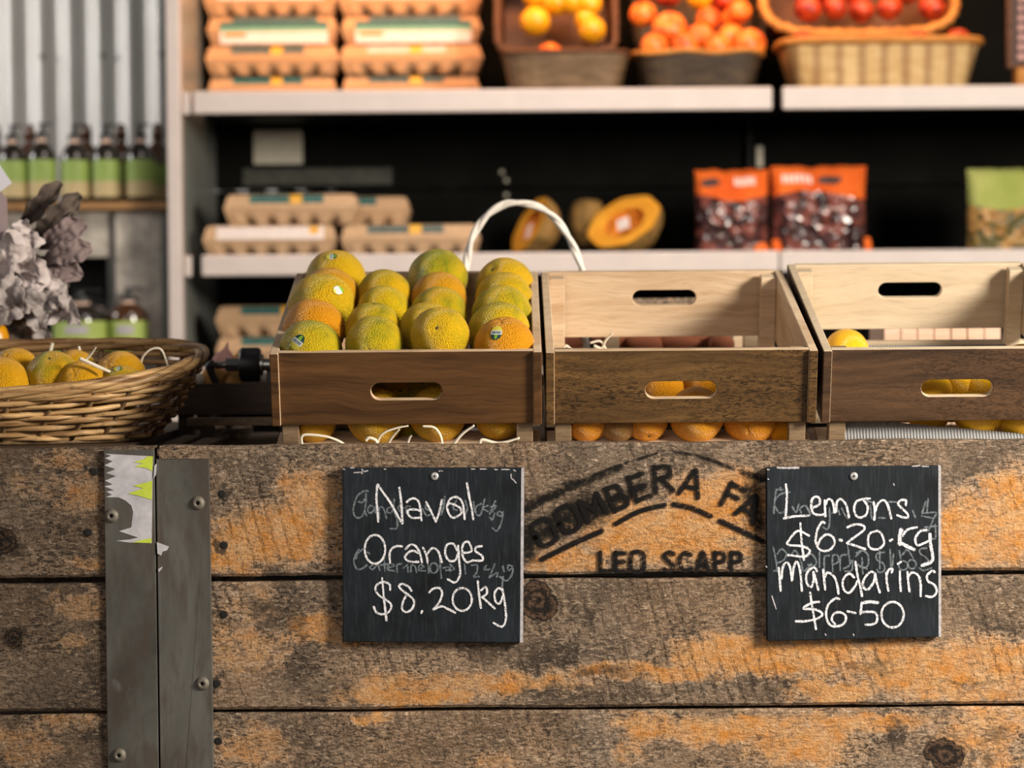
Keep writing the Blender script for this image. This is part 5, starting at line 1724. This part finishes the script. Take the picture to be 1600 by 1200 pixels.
# ------------------------------------------------------------------ produce baskets on the upper shelf
def loft_basket(name, label, loc, hw, hd, h, flare, wall_mat, rim_mat, n=5.0, rot=(0, 0, 0), stripes=0, rim_r=.008, wave=.0):
    root = thing(name, label, 'basket', loc, rot, 'produce baskets on the upper shelf')
    def se(ph, a, b):
        ca, sa = math.cos(ph), math.sin(ph)
        rr = (abs(ca) ** n + abs(sa) ** n) ** (-1 / n)
        return a * rr * ca, b * rr * sa
    NU, NV = 160, 22
    def fn(u, v, off=0.0):
        ph = 2 * math.pi * u
        k = 1 - flare * (1 - v)
        wv = .0022 * math.cos(math.pi * (round(u * NU / 2) + round(v * NV)))
        if stripes:
            wv += .004 * math.cos(ph * stripes)
        x, y = se(ph, hw * k + wv - off, hd * k + wv - off)
        return Vector((x, y, .002 + (h - .002) * v + wave * math.cos(ph * 7) * v))
    o = MB().grid(fn, NU, NV, closed_u=True).obj('woven_wall', wall_mat, root, True)
    s = o.modifiers.new('thick', 'SOLIDIFY')
    s.thickness = .004
    s.offset = -1
    MB().tube([fn(i / 90, 1.0) for i in range(90)], rim_r, 8, True).obj('rim', rim_mat, root, True)
    mb = MB()
    vs = [fn(i / 60, 0.0, .003) for i in range(60)]
    mb.add(vs + [v + Vector((0, 0, .004)) for v in vs], [tuple(range(59, -1, -1)), tuple(60 + i for i in range(60))] + [(i, (i + 1) % 60, 60 + (i + 1) % 60, 60 + i) for i in range(60)])
    mb.obj('base', wall_mat, root)
    return root
def X(px, Y=2.4, py=100):
    return at(px, py, Y).x
BYF = 2.315               # front of the baskets
def on_shelf(px0, px1, Yf, hd):
    return ((X(px0, Yf) + X(px1, Yf)) / 2, Yf + hd, Z_UP + .0005)
hz = lambda y, Y: at(900, y, Y).z - Z_UP
loft_basket('produce_basket', 'low grey brown basket under the tilted basket of yellow quinces', on_shelf(785, 985, BYF, .10), (X(985, BYF) - X(785, BYF)) / 2 - .002, .10, hz(80, BYF), .13, M['wick_grey'], M['wick_brown'], rim_r=.005)
loft_basket('produce_basket', 'dark basket piled with red and orange peaches', on_shelf(988, 1200, BYF, .11), (X(1196, BYF) - X(990, BYF)) / 2 - .004, .11, hz(82, BYF), .14, M['wick_dark'], M['wick_rim'], rim_r=.006, wave=.003)
loft_basket('produce_basket', 'long golden wicker basket standing at the right of the upper shelf', on_shelf(1222, 1543, BYF, .11), (X(1543, BYF) - X(1224, BYF)) / 2 - .006, .11, hz(66, BYF), .13, M['wick_gold'], M['wick_rim'], stripes=0, rim_r=.010)
# tilted basket of quinces, its mouth turned to the front
tq = at(870, 80, 2.46)
q_rot = R(72)
loft_basket('produce_basket', 'brown square rimmed basket tilted forward to show yellow quinces', (0, 0, 0), 92 * mpp(2.46), .105, .12, .08, M['wick_brown'], M['wick_brown'], n=9, rot=(q_rot, 0, 0), rim_r=.0085)
qb = [o for o in COL.objects if o.get('label', '').startswith('brown square')][0]
m3 = Euler((q_rot, 0, 0)).to_matrix()
qb.location = Vector((X(870, 2.46), 2.46, tq.z)) - m3 @ Vector((0, -.105, .12))
ta = at(1345, 52, 2.46)
loft_basket('produce_basket', 'round cornered amber basket tilted forward with dark red apples', (0, 0, 0), 150 * mpp(2.46), .105, .12, .10, M['wick_brown'], M['wick_rim'], n=3.6, rot=(q_rot, 0, 0), rim_r=.0115)
ab = [o for o in COL.objects if o.get('label', '').startswith('round cornered')][0]
ab.location = Vector((X(1345, 2.46), 2.46, ta.z)) - m3 @ Vector((0, -.105, .12))

def pome(name, mat, px, py, Y, rp, rot, lab, cat, group, kind='apple', seed=2):
    key = (name, seed)
    if key not in PROTO:
        PROTO[key] = fruit_mesh(name, mat, kind, seed)
        o = PROTO[key]
    else:
        o = PROTO[key].copy()
        COL.objects.link(o)
    o.location = at(px, py, Y)
    r = rp * mpp(Y)
    o.scale = (r, r, r)
    o.rotation_euler = rot
    return tag(o, lab, cat, group)
gq = 'yellow quinces in the tilted basket'
for k, (px, py, Y, rp, lab) in enumerate(((836, 33, 2.47, 23.5, 'single round quince at the left of the tilted square basket'), (868, 4, 2.50, 21, 'quince left of the upper cluster in the tilted basket'), (892, 0, 2.49, 22, 'quince in the middle of the upper cluster in the tilted basket'),
                                          (921, 6, 2.49, 20, 'quince at the right of the upper cluster in the tilted basket'), (925, 46, 2.46, 21, 'lower of the two touching quinces at the right of the tilted basket'), (915, 30, 2.49, 18, 'upper of the two touching quinces at the right of the tilted basket'), (835, -8, 2.51, 20, 'quince at the top left of the tilted basket'))):
    pome('quince', M['quince'], px, py, Y, rp, (random.uniform(-1, 1), random.uniform(-1, 1), k), lab, 'quince', gq, 'ball', k % 2)
pome('peach', M['peach'], 859, 86, 2.385, 20, (.6, 0, 0), 'pale orange fruit peeping over the rim of the low grey brown basket', 'peach', 'peaches in the dark basket')
gp = 'peaches in the dark basket'
for k, (px, py, Y, rp, lab) in enumerate(((1023, 72, 2.36, 22, 'peach at the left end of the front row over the dark basket'), (1070, 72, 2.36, 22, 'peach second from the left in the front row over the dark basket'), (1122, 72, 2.36, 22, 'peach third from the left in the front row over the dark basket'), (1172, 70, 2.36, 26, 'large peach at the right end of the front row'),
                                          (1046, 45, 2.42, 27, 'big red orange peach with its dimple turned front, second row left'), (1093, 60, 2.43, 23, 'peach with a dark dimple in the middle of the second row'), (1143, 62, 2.42, 24, 'peach with a bright highlight, second row right'),
                                          (1004, 22, 2.47, 21, 'pale orange peach standing at the far left of the pile'), (1155, 18, 2.47, 20, 'red orange peach at the upper right of the pile'), (1107, 30, 2.48, 20, 'brown shaded peach in the third row'), (1146, 30, 2.49, 19, 'dark red peach behind the upper right one'))):
    dim = {4: (-.2, -1, .5), 5: (.1, -1, .6)}.get(k, (random.uniform(-1, 1), random.uniform(.2, 1), random.uniform(-1, .2)))
    pome('peach', M['peach'], px, py, Y, rp, facing(dim, k), lab, 'peach', gp)
for k, (px, py, Y, rp, lab) in enumerate(((1042, -8, 2.52, 22, 'dark red apple at the top left above the peaches'), (1130, -4, 2.52, 24, 'dark red apple at the top right above the peaches'))):
    pome('apple', M['apple'], px, py, Y, rp, (k, .5, 0), lab, 'apple', 'red apples above the peaches')
pome('quince', M['quince'], 1093, -6, 2.51, 21, (.3, .4, .2), 'yellow fruit between two dark red apples above the peaches', 'quince', None, 'ball', 1)
db = loft_basket('produce_basket', 'dark shadowed basket tilted forward behind the pile of peaches', (0, 0, 0), 100 * mpp(2.5), .12, .12, .08, M['wick_dark'], M['wick_dark'], n=6, rot=(q_rot, 0, 0), rim_r=.007)
db.location = Vector((X(1095, 2.5), 2.52, at(1095, 82, 2.52).z)) - m3 @ Vector((0, -.12, .12))
ga = 'red apples in the tilted basket'
for k, (px, py, Y, rp, lab) in enumerate(((1262, 14, 2.48, 22, 'apple at the left end of the tilted amber basket'), (1304, 12, 2.48, 20, 'apple second from the left in the tilted amber basket'), (1346, 16, 2.48, 20, 'apple in the middle of the tilted amber basket'), (1390, 12, 2.48, 21, 'apple second from the right in the tilted amber basket'), (1456, 12, 2.48, 22, 'apple at the right end of the tilted amber basket'),
                                          (1285, -14, 2.50, 20, 'apple over the two left ones in the tilted amber basket'), (1330, -14, 2.50, 20, 'apple above the middle one in the tilted amber basket'), (1420, -12, 2.50, 20, 'apple high between the two right ones in the tilted amber basket'))):
    pome('apple', M['apple'], px, py, Y, rp, facing((random.uniform(-1, 1), random.uniform(-.3, 1), random.uniform(-.5, 1)), k), lab, 'apple', ga)
gg = 'red apples in the golden basket'
for k, (px, py, Y, rp, lab) in enumerate(((1434, 66, 2.36, 20, 'orange red apple just showing over the golden basket rim, left one'), (1497, 64, 2.37, 20, 'dark red apple just showing over the golden basket rim, right one'), (1255, 68, 2.40, 20, 'apple low at the left inside the golden basket'), (1345, 72, 2.40, 20, 'apple low in the middle of the golden basket'))):
    pome('apple', M['apple'], px, py, Y, rp, facing((.3, .5, .8), k), lab, 'apple', gg)

# small framed sign at the right edge
sg = at(1612, 138, 2.36)
sign = thing('small_sign', 'small dark framed sign with pink lettering on an orange foot at the right edge', 'sign', (sg.x, 2.36, Z_UP + .0005))
k_ = mpp(2.36)
MB().box((0, 0, 15 * k_), (52 * k_, .05, 30 * k_)).obj('foot', M['wick_rim'], sign, bevel=.004)
MB().box((4 * k_, 0, (30 + 80) * k_), (86 * k_, .014, 160 * k_)).obj('frame', M['wick_brown'], sign, bevel=.003)
MB().box((6 * k_, -.0075, (40 + 70) * k_), (72 * k_, .003, 146 * k_)).obj('face', M['sign_dark'], sign)
mb = MB()
for j in range(9):
    for i in range(6):
        mb.box(((-24 + i * 11) * k_ + 6 * k_, -.0096, (48 + j * 15) * k_), (random.uniform(6, 10) * k_, .001, random.uniform(7, 10) * k_))
mb.obj('lettering', M['sign_pink'], sign)

# ------------------------------------------------------------------ cut pumpkins on the lower shelf
def half_pumpkin(label, px, py, rp, Y, normal, squash=(1, 1, .8), spin=0.0):
    c = at(px, py, Y)
    r = rp * mpp(Y)
    root = thing('cut_pumpkin', label, 'pumpkin', c, (0, 0, 0), 'cut pumpkins on the lower shelf')
    q = Vector(normal).normalized().to_track_quat('Z', 'Y') @ Quaternion((0, 0, 1), spin)
    root.rotation_euler = q.to_euler()
    def rib(ph):
        return 1 + .022 * math.cos(ph * 8)
    def shell(u, v):
        ph, th = 2 * math.pi * u, math.pi / 2 * v
        k = rib(ph)
        return Vector((r * squash[0] * k * math.cos(ph) * math.cos(th), r * squash[1] * k * math.sin(ph) * math.cos(th), -r * squash[2] * math.sin(th)))
    MB().grid(shell, 90, 16, closed_u=True).obj('rind', M['pumpkin_skin'], root, True)
    def face(u, v):
        ph = 2 * math.pi * u
        k = rib(ph) * (.985 - .43 * v)
        return Vector((r * squash[0] * k * math.cos(ph), r * squash[1] * k * math.sin(ph), .0015 - .004 * v * v))
    MB().grid(face, 90, 6, closed_u=True).obj('flesh', M['pumpkin_flesh'], root, True)
    def pit(u, v):
        ph, th = 2 * math.pi * u, math.pi / 2 * v
        k = .56 * rib(ph) * math.cos(th) * (1 + .08 * mnoise.noise(Vector((math.cos(ph) * 3, math.sin(ph) * 3, v * 4))))
        return Vector((r * squash[0] * k * math.cos(ph), r * squash[1] * k * math.sin(ph), -.003 - r * .42 * math.sin(th)))
    MB().grid(pit, 60, 12, closed_u=True).obj('seed_hollow', M['pumpkin_pit'], root, True)
    return root, r, q
p1_, r1, q1 = half_pumpkin('half pumpkin cut face up left, seen through the white basket handle', 828, 352, 50, 2.44, (-.84, -.34, .42), (1.05, .95, .95), .4)
p2_, r2, q2 = half_pumpkin('half pumpkin with a white sticker on its bright cut flesh', 975, 346, 58, 2.44, (-.40, -.62, .67), (1.05, .95, .95), .45)
def pump_sticker(root, q, px, py, Y, w, h):
    d = q.inverted() @ (at(px, py, Y) - Vector(root.location))
    MB().box((d.x, d.y, .004), (w * mpp(Y), h * mpp(Y), .0012)).obj('sticker', M['white_print'], root)
pump_sticker(p2_, q2, 962, 328, 2.40, 20, 26)
pump_sticker(p1_, q1, 795, 346, 2.40, 16, 26)
o = MB().lathe([(max(0, p.x), p.y) for p in smoothed([(0, -.03, 0), (.02, -.026, 0), (.034, 0, 0), (.026, .026, 0), (0, .032, 0)], 4)], 20).obj('small_pumpkin', M['pumpkin_skin'], None, True)
o.location = at(918, 350, 2.56)
o.scale = (1.3, 1.3, 1.9)
tag(o, 'piece of pumpkin half hidden behind the stickered half pumpkin', 'pumpkin')

# ------------------------------------------------------------------ bags on the lower shelf
def bag(px0, px1, py0, py1, Y, film, fill, label, frac=.34, text=True, hole=(.72, .5), seed=0):
    a, b = at(px0, py1, Y), at(px1, py0, Y)
    w, h = b.x - a.x, b.z - Z_LOW
    root = thing('produce_bag', label, 'bag', ((a.x + b.x) / 2, Y + .045, Z_LOW + .0008), (0, 0, 0), 'film bags of produce on the lower shelf')
    def body(u, v, s):
        x = (u * 2 - 1)
        t = v
        dep = .048 * max(0, 1 - abs(x) ** 4) ** .5 * max(0, 1 - (max(0, t - .25) / .75) ** 2.2) ** .5
        dep = max(dep, .001) + (.004 * mnoise.noise(Vector((x * 4 + seed, t * 5, s))) if t < .9 else 0)
        wx = w / 2 * (1 - .03 * math.sin(math.pi * t) + .015 * mnoise.noise(Vector((t * 5, seed, 1))))
        zt = h * t * (1 + .03 * mnoise.noise(Vector((x * 3, seed, 7))) * t)
        return Vector((x * wx, s * dep, zt))
    k = 1 - frac
    for nm_, v0, v1, m in (('filled_body', 0, k, fill), ('film_header', k, 1.0, film)):
        mb = MB()
        mb.grid(lambda u, v: body(u, v0 + (v1 - v0) * v + .05 * math.sin(u * 5 + seed) * ((1 - v) if nm_ == 'film_header' else v), -1), 40, 16)
        mb.grid(lambda u, v: body(1 - u, v0 + (v1 - v0) * v + .05 * math.sin((1 - u) * 5 + seed) * ((1 - v) if nm_ == 'film_header' else v), 1), 40, 16)
        o = mb.obj(nm_, m, root, True)
        if nm_ == 'film_header':
            hd = o
    def dec(u0, u1, v0, v1, m, nm_, lift, n=10):
        return MB().grid(lambda u, v: body(u0 + (u1 - u0) * u, v0 + (v1 - v0) * v, -1) + Vector((0, -lift, 0)), n, 4).obj(nm_, m, hd)
    if text:
        mb = MB()
        for i in range(6):
            u0 = .10 + i * .055 if seed > 5 else .52 + i * .05
            mb.grid(lambda u, v: body(u0 + .036 * u, .80 + .10 * v, -1) + Vector((0, -.0022, 0)), 2, 3)
        mb.obj('white_print', M['film_white'], hd)
    if hole:
        cx, cv = hole
        MB().grid(lambda u, v: body(cx + .13 * (v) * math.cos(2 * math.pi * u), cv + .052 * v * math.sin(2 * math.pi * u), -1) + Vector((0, -.0022, 0)), 24, 3, closed_u=True).obj('handle_hole', M['hole_dark'], hd)
    return root, body, hd
b_a, _, _ = bag(1088, 1204, 264, 392, 2.40, M['bag_red'], M['bag_dark'], 'orange red topped bag of dark fruit, left of the pair', .34, True, (.20, .84), 2)
b_b, body_b, _ = bag(1208, 1358, 258, 392, 2.40, M['bag_red'], M['bag_dark'], 'orange red topped bag of dark fruit, right of the pair', .34, True, (.60, .83), 6)
bag(1516, 1650, 262, 392, 2.40, M['bag_green'], M['bag_grain'], 'green topped bag of golden pieces at the right edge', .46, False, (.88, .80), 9)
# red film gussets at the foot of the two fruit bags
for root, spots_ in ((b_a, ((.55, .98, .16),)), (b_b, ((-1.02, -.80, .22), (.90, 1.06, .24)))):
    w_ = 58 * mpp(2.4) if root is b_a else 75 * mpp(2.4)
    for x0, x1, hh in spots_:
        MB().grid(lambda u, v: Vector(((x0 + (x1 - x0) * u * (1 - .3 * v)) * w_, -.052 + .01 * v, .001 + hh * .13 * v)), 4, 4).obj('film_gusset', M['bag_red'], root)

# ------------------------------------------------------------------ bottles and the weathered stand at the left
LY = 2.42
ZB = at(130, 316, LY).z
st = thing('bottle_stand', 'grey weathered board stand carrying the row of green labelled bottles', 'stand', (at(100, 400, LY).x, LY + .16, 0))
stL = Vector(st.location)
bx0, bx1 = at(-160, 325, LY).x, at(262, 325, LY).x
MB().box(((bx0 + bx1) / 2 - stL.x, .0, ZB - .009), (bx1 - bx0, .34, .018)).obj('top_board', M['brown_shelf'], st, bevel=.002)
def brd(px0, px1, y0, y1, Y, name, mat, t=.022):
    a, b = at(px0, y0, Y), at(px1, y1, Y)
    MB().box(((a.x + b.x) / 2 - stL.x, Y + t / 2 - stL.y, (a.z + b.z) / 2), (abs(b.x - a.x), t, abs(a.z - b.z))).obj(name, mat, st, bevel=.002)
brd(179, 262, 332, 1180, LY + .004, 'front_board', M['greyed_board'])
brd(-160, 173, 332, 402, LY + .03, 'apron_board', M['greyed_board'])
brd(-160, 176, 402, 1180, LY + .30, 'back_board', M['shelf_black'])
brd(-160, -100, 332, 1180, LY + .004, 'front_board', M['grey_board'])
ZS = at(130, 552, LY).z
MB().box(((bx0 + bx1) / 2 - stL.x, -.02, ZS - .009), (bx1 - bx0, .30, .018)).obj('lower_shelf', M['grey_board'], st)

def bottle(label, px, Y, zb, dia, hgt, glass, lab_top, lab_split, mats, group, pump=True, logo=False):
    r = dia / 2
    root = thing('bottle', label, 'bottle', (at(px, 300, Y).x, Y, zb + .0005), (0, 0, 0), group)
    hb_ = hgt * .56
    prof = [(0, 0), (r * .9, 0), (r, .004), (r, hb_), (r * .96, hb_ + .06 * hgt), (r * .72, hb_ + .14 * hgt), (r * .42, hb_ + .20 * hgt), (r * .34, hb_ + .22 * hgt), (r * .34, hb_ + .27 * hgt), (0, hb_ + .27 * hgt)]
    MB().lathe(prof, 28).obj('glass_body', glass, root, True, angle=60)
    z = hb_ + .25 * hgt
    if pump:
        c = MB().lathe([(0, z), (r * .46, z), (r * .46, z + .06 * hgt), (r * .30, z + .08 * hgt), (r * .16, z + .10 * hgt), (r * .13, z + .20 * hgt), (0, z + .20 * hgt)], 18)
        cp = c.obj('pump', M['pump'], root, True, angle=50)
        MB().box((r * .25, -.0, z + .19 * hgt), (r * .9, r * .34, .03 * hgt)).obj('pump_spout', M['pump'], cp, bevel=.001)
        MB().box((r * .1, -r * .50, z - .02 * hgt), (r * .62, .0014, .045 * hgt)).obj('neck_tag', M['pinkish'], root)
    else:
        MB().lathe([(0, z), (r * .42, z), (r * .36, z + .16 * hgt), (r * .12, z + .20 * hgt), (0, z + .20 * hgt)], 16).obj('cap', M['amber'], root, True)
    def band(z0, z1, m, nm_, a0=-100, a1=100, lift=.0006, par=root):
        return MB().grid(lambda u, v: Vector(((r + lift) * math.sin(R(a0 + (a1 - a0) * u)), -(r + lift) * math.cos(R(a0 + (a1 - a0) * u)), z0 + (z1 - z0) * v)), 24, 1).obj(nm_, m, par, True)
    l = band(hgt * lab_split, hgt * lab_top, mats[0], 'label')
    if lab_split > .05:
        band(hgt * .07, hgt * lab_split, mats[1], 'label_foot', par=l)
    if logo:
        band(hgt * (lab_top - .20), hgt * (lab_top - .07), mats[2], 'label_emblem', -24, 24, .0012, l)
    return root
gb = 'green labelled bottles in the row on the stand'
H1 = at(130, 196, LY + .04).z - ZB
order = ['leftmost', 'second', 'third', 'fourth', 'rightmost']
for k, px in enumerate((20, 66, 117, 166, 219)):
    bottle(f'black pump bottle with green label, {order[k]} in the front row on the stand', px, LY + .045, ZB, 45 * mpp(LY), H1 * (1.0 + (.02 if k == 1 else 0)), M['dark_glass'], .545, .27, (M['lab_green'], M['lab_tan']), gb)
ga2 = 'amber bottles behind the front row'
for k, px in enumerate((-6, 47, 135, 190, 247)):
    bottle(f'amber bottle, {order[k]} in the back row on the stand', px, LY + .20, ZB, 46 * mpp(LY + .2), H1 * 1.08, M['amber'], .50, .24, (M['lab_green'], M['lab_tan']), ga2, False)
YB2 = LY + .02
H2 = at(190, 452, YB2).z - ZS
gl = 'large bottles on the stand\'s lower shelf'
bottle('large pump bottle with a lime label on the lower shelf, beside the grey board', 198, YB2 - .05, ZS, 62 * mpp(YB2), H2, M['amber'], .50, .02, (M['lab_lime'], M['lab_tan'], M['lab_logo']), gl, True, True)
bottle('large bottle with pale lime label on the lower shelf, right of the dried leaves', 124, YB2 - .05, ZS, 84 * mpp(YB2), H2 * .98, M['dark_glass'], .51, .02, (M['lab_lime'], M['lab_tan'], M['lab_logo']), gl, True, True)
bottle('large amber bottle behind the two lime labelled ones', 150, YB2 + .11, ZS, 60 * mpp(YB2), H2 * .9, M['amber'], .50, .02, (M['lab_lime'], M['lab_tan'], M['lab_logo']), gl, True, False)
